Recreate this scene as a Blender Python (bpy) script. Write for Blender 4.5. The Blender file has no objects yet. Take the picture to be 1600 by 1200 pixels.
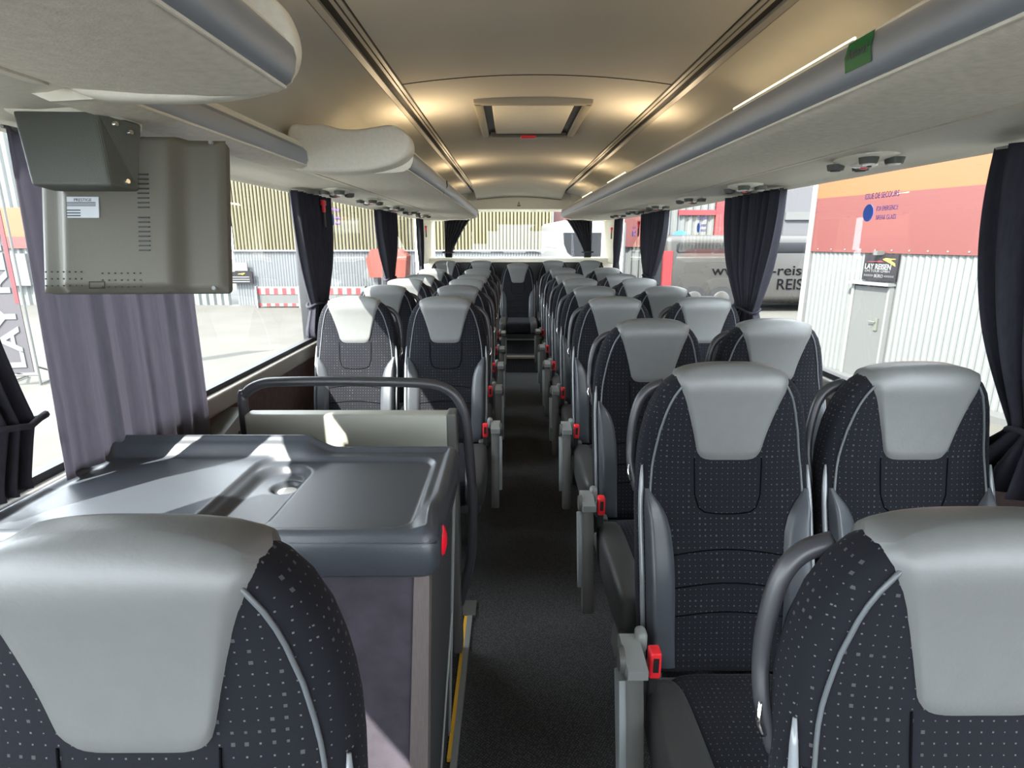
import bpy, bmesh, math, random
from mathutils import Vector, Matrix, noise
random.seed(7)
C = bpy.context.scene.collection
PI = math.pi
# ------------------------------------------------------------ camera, sky, sun, exposure
EYE = 1.5
cam = bpy.data.objects.new('camera', bpy.data.cameras.new('camera')); C.objects.link(cam)
cam.location = (0, 0, EYE)
cam.rotation_euler = (math.radians(90-14.25), 0, -0.002)
cam.data.lens = 20.03; cam.data.sensor_width = 36; cam.data.clip_start = 0.02; cam.data.clip_end = 300
bpy.context.scene.camera = cam
SUN_DIR = Vector((0.462, 0.551, -0.695))
w = bpy.data.worlds.new('sky'); bpy.context.scene.world = w; w.use_nodes = True
bg = w.node_tree.nodes['Background']; bg.inputs['Color'].default_value = (0.86, 0.93, 1.0, 1); bg.inputs['Strength'].default_value = 4.8
sl = bpy.data.lights.new('sun', 'SUN'); sl.energy = 10.5; sl.angle = 0.009; sl.color = (1, 0.95, 0.86)
so = bpy.data.objects.new('sun', sl); C.objects.link(so); so.location = (-6, -4, 9)
so.rotation_euler = SUN_DIR.to_track_quat('-Z', 'Y').to_euler()
vs = bpy.context.scene.view_settings
vs.view_transform = 'Standard'; vs.look = 'None'; vs.exposure = 1.5; vs.gamma = 1.0; vs.use_curve_mapping = False

# ------------------------------------------------------------ materials
def mat(name, col, rough=0.6, metal=0.0, spec=0.5, noise_scale=0, noise_amt=0.0, bump=0.0, bump_scale=200, coat=0, aniso=None, transl=0):
    m = bpy.data.materials.new(name); m.use_nodes = True
    nt = m.node_tree; p = nt.nodes['Principled BSDF']
    p.inputs['Base Color'].default_value = (*col, 1); p.inputs['Roughness'].default_value = rough
    p.inputs['Metallic'].default_value = metal; p.inputs['Specular IOR Level'].default_value = spec
    p.inputs['Coat Weight'].default_value = coat
    tc = nt.nodes.new('ShaderNodeTexCoord')
    if noise_amt:
        n = nt.nodes.new('ShaderNodeTexNoise'); n.inputs['Scale'].default_value = noise_scale; n.inputs['Detail'].default_value = 4
        mp = nt.nodes.new('ShaderNodeMapping')
        if aniso: mp.inputs['Scale'].default_value = aniso
        nt.links.new(tc.outputs['Object'], mp.inputs[0]); nt.links.new(mp.outputs[0], n.inputs['Vector'])
        r = nt.nodes.new('ShaderNodeMapRange'); r.inputs[1].default_value = 0.3; r.inputs[2].default_value = 0.7
        r.inputs[3].default_value = 1-noise_amt; r.inputs[4].default_value = 1+noise_amt
        nt.links.new(n.outputs['Fac'], r.inputs[0])
        v = nt.nodes.new('ShaderNodeVectorMath'); v.operation = 'SCALE'; v.inputs[0].default_value = col
        nt.links.new(r.outputs[0], v.inputs['Scale']); nt.links.new(v.outputs[0], p.inputs['Base Color'])
    if bump:
        n2 = nt.nodes.new('ShaderNodeTexNoise'); n2.inputs['Scale'].default_value = bump_scale
        nt.links.new(tc.outputs['Object'], n2.inputs['Vector'])
        b = nt.nodes.new('ShaderNodeBump'); b.inputs['Strength'].default_value = bump; b.inputs['Distance'].default_value = 0.002
        nt.links.new(n2.outputs['Fac'], b.inputs['Height']); nt.links.new(b.outputs[0], p.inputs['Normal'])
    if transl:
        tr = nt.nodes.new('ShaderNodeBsdfTranslucent'); tr.inputs['Color'].default_value = (col[0]*1.7, col[1]*1.7, col[2]*1.7, 1)
        mx = nt.nodes.new('ShaderNodeMixShader'); mx.inputs[0].default_value = transl
        nt.links.new(p.outputs[0], mx.inputs[1]); nt.links.new(tr.outputs[0], mx.inputs[2])
        nt.links.new(mx.outputs[0], nt.nodes['Material Output'].inputs[0])
    return m
M = {}
M['cream'] = mat('cream_plastic', (0.78, 0.75, 0.64), 0.6, noise_scale=90, noise_amt=0.035, bump=0.15, bump_scale=350)
M['felt'] = mat('beige_felt', (0.84, 0.79, 0.67), 0.85, noise_scale=60, noise_amt=0.07, bump=0.3, bump_scale=260)
M['ceil'] = mat('ceiling_fabric', (0.558, 0.5347, 0.4743), 0.8, noise_scale=3, noise_amt=0.04, bump=0.15, bump_scale=300)
M['silver'] = mat('silver_strip', (0.33, 0.36, 0.4), 0.42, metal=0.35)
M['railmetal'] = mat('rail_metal', (0.36, 0.34, 0.30), 0.4)
M['groove'] = mat('dark_groove', (0.02, 0.018, 0.015), 0.7)
M['headleather'] = mat('grey_cream_leather', (0.129, 0.1333, 0.1307), 0.42, noise_scale=40, noise_amt=0.03, bump=0.12, bump_scale=160)
M['leather'] = mat('charcoal_leather', (0.0462, 0.0521, 0.0613), 0.38, bump=0.1, bump_scale=220)
M['leather_dk'] = mat('dark_leather', (0.04, 0.04, 0.04), 0.5, bump=0.1, bump_scale=220)
M['piping'] = mat('grey_piping', (0.09, 0.1, 0.108), 0.4)
M['trim'] = mat('grey_gloss_trim', (0.2125, 0.2295, 0.2465), 0.25, spec=0.7)
M['seam'] = mat('black_stitching', (0.003, 0.003, 0.004), 1.0, spec=0.05)
M['shell'] = mat('grey_seat_shell', (0.06, 0.06, 0.06), 0.5)
M['handle'] = mat('dark_grey_grip', (0.038, 0.038, 0.043), 0.38)
M['armcap'] = mat('light_grey_plastic', (0.204, 0.2125, 0.2082), 0.45)
M['armdk'] = mat('dark_grey_armrest', (0.085, 0.083, 0.078), 0.5)
M['armsh'] = mat('mid_grey_armrest', (0.22, 0.24, 0.245), 0.45)
M['red'] = mat('red_plastic', (0.75, 0.02, 0.03), 0.35)
M['black'] = mat('black_plastic', (0.012, 0.012, 0.013), 0.5)
M['chrome'] = mat('chrome', (0.8, 0.8, 0.8), 0.12, metal=1)
M['console'] = mat('console_plastic', (0.0487, 0.0554, 0.0672), 0.36, spec=0.6, bump=0.2, bump_scale=700)
M['purple'] = mat('purple_grey_carpet', (0.0504, 0.0437, 0.0571), 0.95, noise_scale=14, noise_amt=0.28, bump=0.4, bump_scale=400)
M['brownpost'] = mat('brown_trim', (0.15, 0.125, 0.12), 0.55, noise_scale=60, noise_amt=0.12, aniso=(6, 6, 0.4))
M['maroon'] = mat('maroon_wall_carpet', (0.0714, 0.0462, 0.0462), 0.95, noise_scale=30, noise_amt=0.2, bump=0.3)
M['ledge'] = mat('grey_ledge', (0.20, 0.19, 0.175), 0.5)
M['seal'] = mat('black_rubber_seal', (0.015, 0.016, 0.018), 0.5)
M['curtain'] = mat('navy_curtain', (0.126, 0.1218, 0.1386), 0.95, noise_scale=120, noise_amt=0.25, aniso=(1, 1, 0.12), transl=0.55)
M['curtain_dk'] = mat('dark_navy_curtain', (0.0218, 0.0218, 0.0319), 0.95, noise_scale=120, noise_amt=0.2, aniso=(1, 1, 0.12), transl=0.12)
M['monitor'] = mat('olive_grey_monitor', (0.085, 0.08, 0.061), 0.6, bump=0.15, bump_scale=600)
M['bracket'] = mat('dark_olive_bracket', (0.062, 0.066, 0.054), 0.55, bump=0.3, bump_scale=500)
M['label'] = mat('label_white', (0.45, 0.48, 0.5), 0.5)
M['ink'] = mat('label_ink', (0.03, 0.035, 0.05), 0.7)
M['matte'] = mat('matt_black_lettering', (0.004, 0.004, 0.005), 1.0, spec=0.0)
M['board'] = mat('cream_board', (0.33, 0.33, 0.285), 0.5)
M['green'] = mat('green_sticker', (0.0, 0.16, 0.035), 0.4)
M['white'] = mat('white_paint', (0.098, 0.1009, 0.1009), 0.5)
M['whitewall'] = mat('white_corrugated', (0.0819, 0.0865, 0.0853), 0.5, noise_scale=0.8, noise_amt=0.03)
M['greywall'] = mat('pale_grey_corrugated', (0.0663, 0.0709, 0.0749), 0.5)
M['beigewall'] = mat('yellow_beige_corrugated', (0.0798, 0.0702, 0.037), 0.55)
M['exred'] = mat('red_band', (0.0714, 0.0151, 0.0126), 0.5)
M['exorange'] = mat('orange_band', (0.1386, 0.042, 0.0101), 0.5)
M['exgrey'] = mat('grey_door', (0.0576, 0.0594, 0.0576), 0.5)
M['exdark'] = mat('painted_hall_shade', (0.05, 0.05, 0.055), 0.8)
M['signblk'] = mat('sign_black', (0.008, 0.007, 0.009), 0.7, spec=0.2)
M['yellow'] = mat('yellow_paint', (0.75, 0.42, 0.03), 0.5)
M['redpaint'] = mat('red_paint', (0.1499, 0.0115, 0.0144), 0.5)
M['asphalt'] = mat('asphalt', (0.0403, 0.0381, 0.0323), 0.95, noise_scale=0.6, noise_amt=0.16)
M['glassdk'] = mat('dark_vehicle_glass', (0.012, 0.013, 0.015), 0.35, spec=0.12)
M['vglass'] = mat('grey_vehicle_glass', (0.22, 0.22, 0.19), 0.12, spec=0.6)
M['coach'] = mat('coach_body', (0.0276, 0.0262, 0.0243), 0.4)
M['bluedot'] = mat('blue_sticker', (0.03, 0.13, 0.6), 0.5)
M['bluetxt'] = mat('blue_print', (0.12, 0.04, 0.26), 0.5)
M['lens'] = mat('clear_lamp_lens', (0.75, 0.73, 0.68), 0.15)

def emis(name, col, s):
    m = bpy.data.materials.new(name); m.use_nodes = True; nt = m.node_tree
    e = nt.nodes.new('ShaderNodeEmission'); e.inputs[0].default_value = (*col, 1); e.inputs[1].default_value = s
    nt.links.new(e.outputs[0], nt.nodes['Material Output'].inputs[0]); return m
M['tube'] = emis('warm_light_tube', (1.0, 0.76, 0.42), 3.6)

def glass(name, tint, refl):
    m = bpy.data.materials.new(name); m.use_nodes = True; nt = m.node_tree
    t = nt.nodes.new('ShaderNodeBsdfTransparent'); t.inputs[0].default_value = (*tint, 1)
    g = nt.nodes.new('ShaderNodeBsdfGlossy'); g.inputs['Roughness'].default_value = 0.01
    lw = nt.nodes.new('ShaderNodeLayerWeight'); lw.inputs[0].default_value = 0.5
    pw = nt.nodes.new('ShaderNodeMath'); pw.operation = 'POWER'; pw.inputs[1].default_value = 5; nt.links.new(lw.outputs['Facing'], pw.inputs[0])
    ma = nt.nodes.new('ShaderNodeMath'); ma.operation = 'MULTIPLY_ADD'; ma.inputs[1].default_value = 0.8; ma.inputs[2].default_value = refl; nt.links.new(pw.outputs[0], ma.inputs[0])
    mx = nt.nodes.new('ShaderNodeMixShader')
    nt.links.new(ma.outputs[0], mx.inputs[0]); nt.links.new(t.outputs[0], mx.inputs[1]); nt.links.new(g.outputs[0], mx.inputs[2])
    nt.links.new(mx.outputs[0], nt.nodes['Material Output'].inputs[0]); return m
M['glass'] = glass('window_glass', (0.93, 0.95, 0.94), 0.035)

def redlens():
    m = mat('red_button_lens', (0.85, 0.01, 0.03), 0.1, coat=0.6)
    return m
M['redlens'] = redlens()

def fabric():
    """dark woven coach fabric with rows of small light squares, some of them larger"""
    m = bpy.data.materials.new('dotted_seat_fabric'); m.use_nodes = True; nt = m.node_tree
    N = nt.nodes.new; L = nt.links.new
    p = nt.nodes['Principled BSDF']; p.inputs['Roughness'].default_value = 0.9; p.inputs['Specular IOR Level'].default_value = 0.2
    p.inputs['Sheen Weight'].default_value = 0.06; p.inputs['Sheen Tint'].default_value = (0.5, 0.5, 0.6, 1)
    tc = N('ShaderNodeTexCoord'); sp = N('ShaderNodeSeparateXYZ'); L(tc.outputs['Object'], sp.inputs[0])
    sn = N('ShaderNodeSeparateXYZ'); L(tc.outputs['Normal'], sn.inputs[0])
    def mth(op, a, b=None, c=None):
        n = N('ShaderNodeMath'); n.operation = op
        for i, q in enumerate((a, b, c)):
            if q is None: continue
            if isinstance(q, (int, float)): n.inputs[i].default_value = q
            else: L(q, n.inputs[i])
        return n.outputs[0]
    ax, ay, az = (mth('ABSOLUTE', sn.outputs[c]) for c in 'XYZ')
    side = mth('GREATER_THAN', ax, mth('MAXIMUM', ay, az))
    flat = mth('GREATER_THAN', az, mth('MAXIMUM', ax, ay))
    mixu = N('ShaderNodeMix'); L(side, mixu.inputs[0]); L(sp.outputs['X'], mixu.inputs[2]); L(sp.outputs['Y'], mixu.inputs[3])
    mixv = N('ShaderNodeMix'); L(flat, mixv.inputs[0]); L(sp.outputs['Z'], mixv.inputs[2]); L(sp.outputs['Y'], mixv.inputs[3])
    u = mth('DIVIDE', mixu.outputs[0], 0.0135); v = mth('DIVIDE', mixv.outputs[0], 0.0135)
    u = mth('ADD', u, 200.5); v = mth('ADD', v, 200.5)
    fu = mth('ABSOLUTE', mth('SUBTRACT', mth('FRACT', u), 0.5)); fv = mth('ABSOLUTE', mth('SUBTRACT', mth('FRACT', v), 0.5))
    cb = N('ShaderNodeCombineXYZ'); L(mth('FLOOR', u), cb.inputs[0]); L(mth('FLOOR', v), cb.inputs[1])
    nz = N('ShaderNodeTexNoise'); nz.inputs['Scale'].default_value = 0.33; nz.inputs['Detail'].default_value = 2; L(cb.outputs[0], nz.inputs['Vector'])
    wn = N('ShaderNodeTexWhiteNoise'); L(cb.outputs[0], wn.inputs['Vector'])
    big = mth('GREATER_THAN', nz.outputs['Fac'], 0.57)
    r = mth('ADD', 0.07, mth('MULTIPLY', big, 0.075))
    rr = mth('MULTIPLY', r, mth('ADD', 0.75, mth('MULTIPLY', wn.outputs['Value'], 0.4)))
    dot = mth('MULTIPLY', mth('LESS_THAN', fu, rr), mth('LESS_THAN', fv, rr))
    br = mth('SUBTRACT', 0.75, mth('MULTIPLY', big, 0.35))
    fac = mth('MULTIPLY', dot, br)
    mix = N('ShaderNodeMix'); mix.data_type = 'RGBA'
    L(fac, mix.inputs[0]); mix.inputs[6].default_value = (0.0065, 0.007, 0.010, 1); mix.inputs[7].default_value = (0.135, 0.135, 0.14, 1)
    L(mix.outputs[2], p.inputs['Base Color'])
    n2 = N('ShaderNodeTexNoise'); n2.inputs['Scale'].default_value = 700; L(tc.outputs['Object'], n2.inputs['Vector'])
    b = N('ShaderNodeBump'); b.inputs['Strength'].default_value = 0.3; b.inputs['Distance'].default_value = 0.001
    L(n2.outputs['Fac'], b.inputs['Height']); L(b.outputs[0], p.inputs['Normal'])
    return m
M['fabric'] = fabric()

def carpet():
    m = mat('aisle_carpet', (0.018, 0.019, 0.021), 0.95)
    nt = m.node_tree; p = nt.nodes['Principled BSDF']; tc = nt.nodes.new('ShaderNodeTexCoord')
    mp = nt.nodes.new('ShaderNodeMapping'); mp.inputs['Rotation'].default_value = (0, 0, 0.6); nt.links.new(tc.outputs['Object'], mp.inputs[0])
    vo = nt.nodes.new('ShaderNodeTexVoronoi'); vo.inputs['Scale'].default_value = 130; vo.inputs['Randomness'].default_value = 0.35
    nt.links.new(mp.outputs[0], vo.inputs['Vector'])
    cr = nt.nodes.new('ShaderNodeValToRGB'); cr.color_ramp.elements[0].position = 0.05; cr.color_ramp.elements[0].color = (0.105, 0.105, 0.10, 1)
    cr.color_ramp.elements[1].position = 0.5; cr.color_ramp.elements[1].color = (0.024, 0.025, 0.028, 1)
    nt.links.new(vo.outputs['Distance'], cr.inputs[0]); nt.links.new(cr.outputs[0], p.inputs['Base Color'])
    b = nt.nodes.new('ShaderNodeBump'); b.inputs['Strength'].default_value = 0.5; b.inputs['Distance'].default_value = 0.003; b.invert = True
    nt.links.new(vo.outputs['Distance'], b.inputs['Height']); nt.links.new(b.outputs[0], p.inputs['Normal'])
    return m
M['carpet'] = carpet()

# ------------------------------------------------------------ mesh helpers
def mesh_obj(name, verts, faces, m, parent=None, smooth=False, loc=None):
    me = bpy.data.meshes.new(name); me.from_pydata([tuple(v) for v in verts], [], faces); me.update()
    bm = bmesh.new(); bm.from_mesh(me); bmesh.ops.recalc_face_normals(bm, faces=bm.faces); bm.to_mesh(me); bm.free()
    mm = m if isinstance(m, (list, tuple)) else [m]
    for q in mm: me.materials.append(q)
    if smooth:
        for p in me.polygons: p.use_smooth = True
    o = bpy.data.objects.new(name, me); C.objects.link(o)
    if parent: o.parent = parent
    if loc: o.location = loc
    return o
class MB:
    """collects shapes into one mesh"""
    def __init__(s): s.v = []; s.f = []; s.mi = []; s.cur = 0
    def add(s, vs, fs):
        b = len(s.v); s.v += [tuple(v) for v in vs]; s.f += [tuple(i+b for i in f) for f in fs]; s.mi += [s.cur]*len(fs); return s
    def box(s, x0, x1, y0, y1, z0, z1):
        v = [(x, y, z) for x in (x0, x1) for y in (y0, y1) for z in (z0, z1)]
        return s.add(v, [(0,1,3,2),(4,6,7,5),(0,4,5,1),(2,3,7,6),(0,2,6,4),(1,5,7,3)])
    def rbox(s, x0, x1, y0, y1, z0, z1, r=0.01, seg=3, M4=None):
        bm = bmesh.new(); bmesh.ops.create_cube(bm, size=1)
        for v in bm.verts:
            v.co = Vector(((x0+x1)/2+v.co.x*(x1-x0), (y0+y1)/2+v.co.y*(y1-y0), (z0+z1)/2+v.co.z*(z1-z0)))
        r = min(r, 0.49*min(x1-x0, y1-y0, z1-z0))
        bmesh.ops.bevel(bm, geom=bm.edges[:], offset=r, segments=seg, profile=0.5, affect='EDGES')
        if M4 is not None: bmesh.ops.transform(bm, matrix=M4, verts=bm.verts)
        bm.verts.ensure_lookup_table()
        s.add([v.co[:] for v in bm.verts], [tuple(v.index for v in f.verts) for f in bm.faces]); bm.free(); return s
    def tube(s, pts, r, n=10, flat=1.0, caps=True, closed=False):
        pts = [Vector(p) for p in pts]; rings = []; up = Vector((0.03, 0.02, 1))
        for i, p in enumerate(pts):
            if closed: t = pts[(i+1) % len(pts)]-pts[i-1]
            else: t = pts[min(i+1, len(pts)-1)]-pts[max(i-1, 0)]
            t.normalize()
            if rings: a = pa-t*pa.dot(t)
            elif abs(t.z) > 0.9: a = Vector((0, 1, 0)).cross(t)
            else: a = up.cross(t)
            a.normalize()
            pa = a.copy(); b = t.cross(a)
            rad = r(i/(len(pts)-1)) if callable(r) else r
            rings.append([p+a*math.cos(k*2*PI/n)*rad+b*math.sin(k*2*PI/n)*rad*flat for k in range(n)])
        v = [q for ring in rings for q in ring]; f = []
        m = len(rings); lim = m if closed else m-1
        for i in range(lim):
            j = (i+1) % m
            for k in range(n): f.append((i*n+k, i*n+(k+1) % n, j*n+(k+1) % n, j*n+k))
        if caps and not closed: f += [tuple(range(n-1, -1, -1)), tuple((m-1)*n+k for k in range(n))]
        return s.add(v, f)
    def prism(s, poly, axis, a0, a1):
        """poly: list of 2D points; axis: 'x','y','z' extrusion axis"""
        def P(p, a): return {'x': (a, p[0], p[1]), 'y': (p[0], a, p[1]), 'z': (p[0], p[1], a)}[axis]
        n = len(poly); v = [P(p, a0) for p in poly]+[P(p, a1) for p in poly]
        f = [tuple(range(n)), tuple(range(2*n-1, n-1, -1))]+[(i, (i+1) % n, n+(i+1) % n, n+i) for i in range(n)]
        return s.add(v, f)
    def grid(s, fn, nu, nv, wrap=False):
        v = [fn(i/nu, j/nv) for j in range(nv+1) for i in range(nu+1)]
        f = [(j*(nu+1)+i, j*(nu+1)+i+1, (j+1)*(nu+1)+i+1, (j+1)*(nu+1)+i) for j in range(nv) for i in range(nu)]
        return s.add(v, f)
    def disc(s, c, nrm, r0, h, n=20, r1=None):
        """short cylinder / cone from c along nrm"""
        c = Vector(c); nrm = Vector(nrm).normalized(); r1 = r0 if r1 is None else r1
        a = nrm.orthogonal().normalized(); b = nrm.cross(a)
        v = [c+(a*math.cos(k*2*PI/n)+b*math.sin(k*2*PI/n))*r0 for k in range(n)]+[c+nrm*h+(a*math.cos(k*2*PI/n)+b*math.sin(k*2*PI/n))*r1 for k in range(n)]
        f = [tuple(range(n)), tuple(range(2*n-1, n-1, -1))]+[(i, (i+1) % n, n+(i+1) % n, n+i) for i in range(n)]
        return s.add(v, f)
    def ball(s, c, rx, ry, rz, n=16, m=10, half=False):
        c = Vector(c); v = []; f = []
        for j in range(m+1):
            ph = (-PI/2+PI*j/m)
            for i in range(n):
                th = 2*PI*i/n; v.append((c.x+rx*math.cos(ph)*math.cos(th), c.y+ry*math.cos(ph)*math.sin(th), c.z+rz*math.sin(ph)))
        for j in range(m):
            for i in range(n): f.append((j*n+i, j*n+(i+1) % n, (j+1)*n+(i+1) % n, (j+1)*n+i))
        return s.add(v, f)
    def build(s, name, m, parent=None, smooth=False, auto=None):
        o = mesh_obj(name, s.v, s.f, m, parent)
        if any(s.mi):
            for p, k in zip(o.data.polygons, s.mi): p.material_index = k
        if smooth or auto is not None:
            for p in o.data.polygons: p.use_smooth = True
            if auto is not None: o.data.set_sharp_from_angle(angle=math.radians(auto))
        return o
def root(name, label, cat, loc=(0, 0, 0), group=None, rz=0):
    o = bpy.data.objects.new(name, None); C.objects.link(o); o.location = loc; o.rotation_euler = (0, 0, rz); o.empty_display_size = 0.1
    o['label'] = label; o['category'] = cat
    if group: o['group'] = group
    return o
def tag(o, label, cat, group=None):
    o['label'] = label; o['category'] = cat
    if group: o['group'] = group
    return o
def struct(o): o['kind'] = 'structure'; return o
def dup(r, loc, label, group=None, name=None):
    n = r.copy(); C.objects.link(n); n.location = loc; n['label'] = label
    if group: n['group'] = group
    for ch in list(r.children):
        c = ch.copy(); C.objects.link(c); c.parent = n
        for g in list(ch.children):
            d = g.copy(); C.objects.link(d); d.parent = c
    return n
def interp(tab, x):
    if x <= tab[0][0]: return tab[0][1]
    for (a, b), (c, d) in zip(tab, tab[1:]):
        if x <= c: return b+(d-b)*(x-a)/(c-a)
    return tab[-1][1]
def sstep(a, b, x):
    t = max(0, min(1, (x-a)/(b-a))); return t*t*(3-2*t)
def smooth_path(pts, n=6):
    """Catmull-Rom through pts"""
    P = [Vector(p) for p in pts]; out = []
    for i in range(len(P)-1):
        p0 = P[max(i-1, 0)]; p1 = P[i]; p2 = P[i+1]; p3 = P[min(i+2, len(P)-1)]
        for k in range(n):
            t = k/n
            out.append(0.5*((2*p1)+(p2-p0)*t+(2*p0-5*p1+4*p2-p3)*t*t+(3*p1-p0-3*p2+p3)*t**3))
    out.append(P[-1]); return out
def text_mesh(name, s, size, m, parent, loc, rot, width=None, ext=0.001, bold=0.0, align='CENTER', shear=0):
    cu = bpy.data.curves.new(name, 'FONT'); cu.body = s; cu.size = size; cu.extrude = ext; cu.align_x = align; cu.align_y = 'CENTER'; cu.offset = bold; cu.shear = shear
    t = bpy.data.objects.new(name, cu); C.objects.link(t)
    bpy.context.view_layer.update()
    me = bpy.data.meshes.new_from_object(t.evaluated_get(bpy.context.evaluated_depsgraph_get()))
    bpy.data.objects.remove(t); bpy.data.curves.remove(cu)
    xs = [v.co.x for v in me.vertices]
    if width and xs:
        k = width/(max(xs)-min(xs))
        for v in me.vertices: v.co.x *= k
    me.materials.clear(); me.materials.append(m)
    o = bpy.data.objects.new(name, me); C.objects.link(o); o.parent = parent; o.location = loc; o.rotation_euler = rot
    return o

# ------------------------------------------------------------ setting: coach interior shell
CX = 0.10                      # bus centre line, x
Y0, Y1 = -2.2, 8.15
WL, WR = -1.10, 1.30           # wall planes
Z = lambda h: EYE+h            # height relative to the eye
b = MB(); b.box(WL, WR, Y0, 6.45, -0.06, 0.0); struct(b.build('floor', M['carpet']))
# raised steps in front of the rear bench
b = MB(); b.box(WL, WR, 6.45, Y1, -0.06, 0.19); b.box(WL, WR, 6.62, Y1, 0.19, 0.37); struct(b.build('trim_1', M['carpet']))
b = MB(); b.rbox(-0.14, 0.33, 6.43, 6.47, 0.165, 0.197, 0.006); struct(b.build('trim_2', mat('beige_step_edge', (0.28, 0.24, 0.19), 0.5)))
b = MB(); b.rbox(-0.14, 0.33, 6.60, 6.64, 0.352, 0.376, 0.006); struct(b.build('trim_3', mat('grey_step_edge', (0.30, 0.30, 0.28), 0.5)))

# central ceiling panel, slightly arched, dips to the rear
def zc(a, y):
    base = 0.57+0.035*(1-(a/0.52)**2)
    drop = 0.10*sstep(6.3, 7.6, y)
    return Z(base-drop)
b = MB(); b.grid(lambda u, v: (CX+(-0.52+1.04*u), Y0+(7.45-Y0)*v, zc(-0.52+1.04*u, Y0+(7.45-Y0)*v)), 24, 60)
struct(b.build('ceiling', M['ceil'], smooth=True))
b = MB()
b.tube([(CX-0.52+1.04*i/20, 2.38, zc(-0.52+1.04*i/20, 2.38)-0.0005) for i in range(21)], 0.002, 6); struct(b.build('trim_4', M['groove']))
# rails left and right
for i, s in enumerate((-1, 1)):
    b = MB()
    def rp(a, z): return (CX+s*a, Z(z))
    b.prism([rp(0.515, 0.575), rp(0.515, 0.566), rp(0.526, 0.564), rp(0.526, 0.575)], 'y', Y0, 7.4)
    b.prism([rp(0.532, 0.575), rp(0.531, 0.563), rp(0.541, 0.561), rp(0.541, 0.575)], 'y', Y0, 7.4)
    b.prism([rp(0.568, 0.575), rp(0.566, 0.557), rp(0.582, 0.549), rp(0.584, 0.575)], 'y', Y0, 7.4)
    o = b.build('trim_%d' % (5+i*2), M['railmetal']); struct(o)
    b = MB(); b.prism([rp(0.51, 0.590), rp(0.51, 0.570), rp(0.59, 0.566), rp(0.59, 0.590)], 'y', Y0, 7.4)
    struct(b.build('trim_%d' % (6+i*2), M['groove']))
# sloping side ceilings above the racks
COVE = [(0.585, 0.55), (0.64, 0.545), (0.70, 0.53), (0.76, 0.505), (0.81, 0.465), (0.86, 0.41), (0.895, 0.35), (0.915, 0.29), (0.93, 0.25)]
for nm, s in (('left', -1), ('right', 1)):
    b = MB(); n = len(COVE)
    b.grid(lambda u, v: (CX+s*interp([(i/(n-1), COVE[i][0]) for i in range(n)], u), Y0+(7.42-Y0)*v, Z(interp([(i/(n-1), COVE[i][1]) for i in range(n)], u))), 24, 2)
    struct(b.build('trim_%d' % (9 if s < 0 else 10), M['ceil'], smooth=True))
# panel under the windscreen
b = MB(); b.box(WL-.05, WR+.05, Y0-0.06, Y0, -0.06, 1.08); b.box(WL-.05, WR+.05, Y0-0.06, Y0, 1.95, EYE+0.72); struct(b.build('wall_front', M['ledge']))
# roof skin above (keeps daylight out)
b = MB(); b.box(WL-0.05, WR+0.05, Y0, Y1+0.15, Z(0.68), Z(0.72)); struct(b.build('trim_11', M['ledge']))

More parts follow.
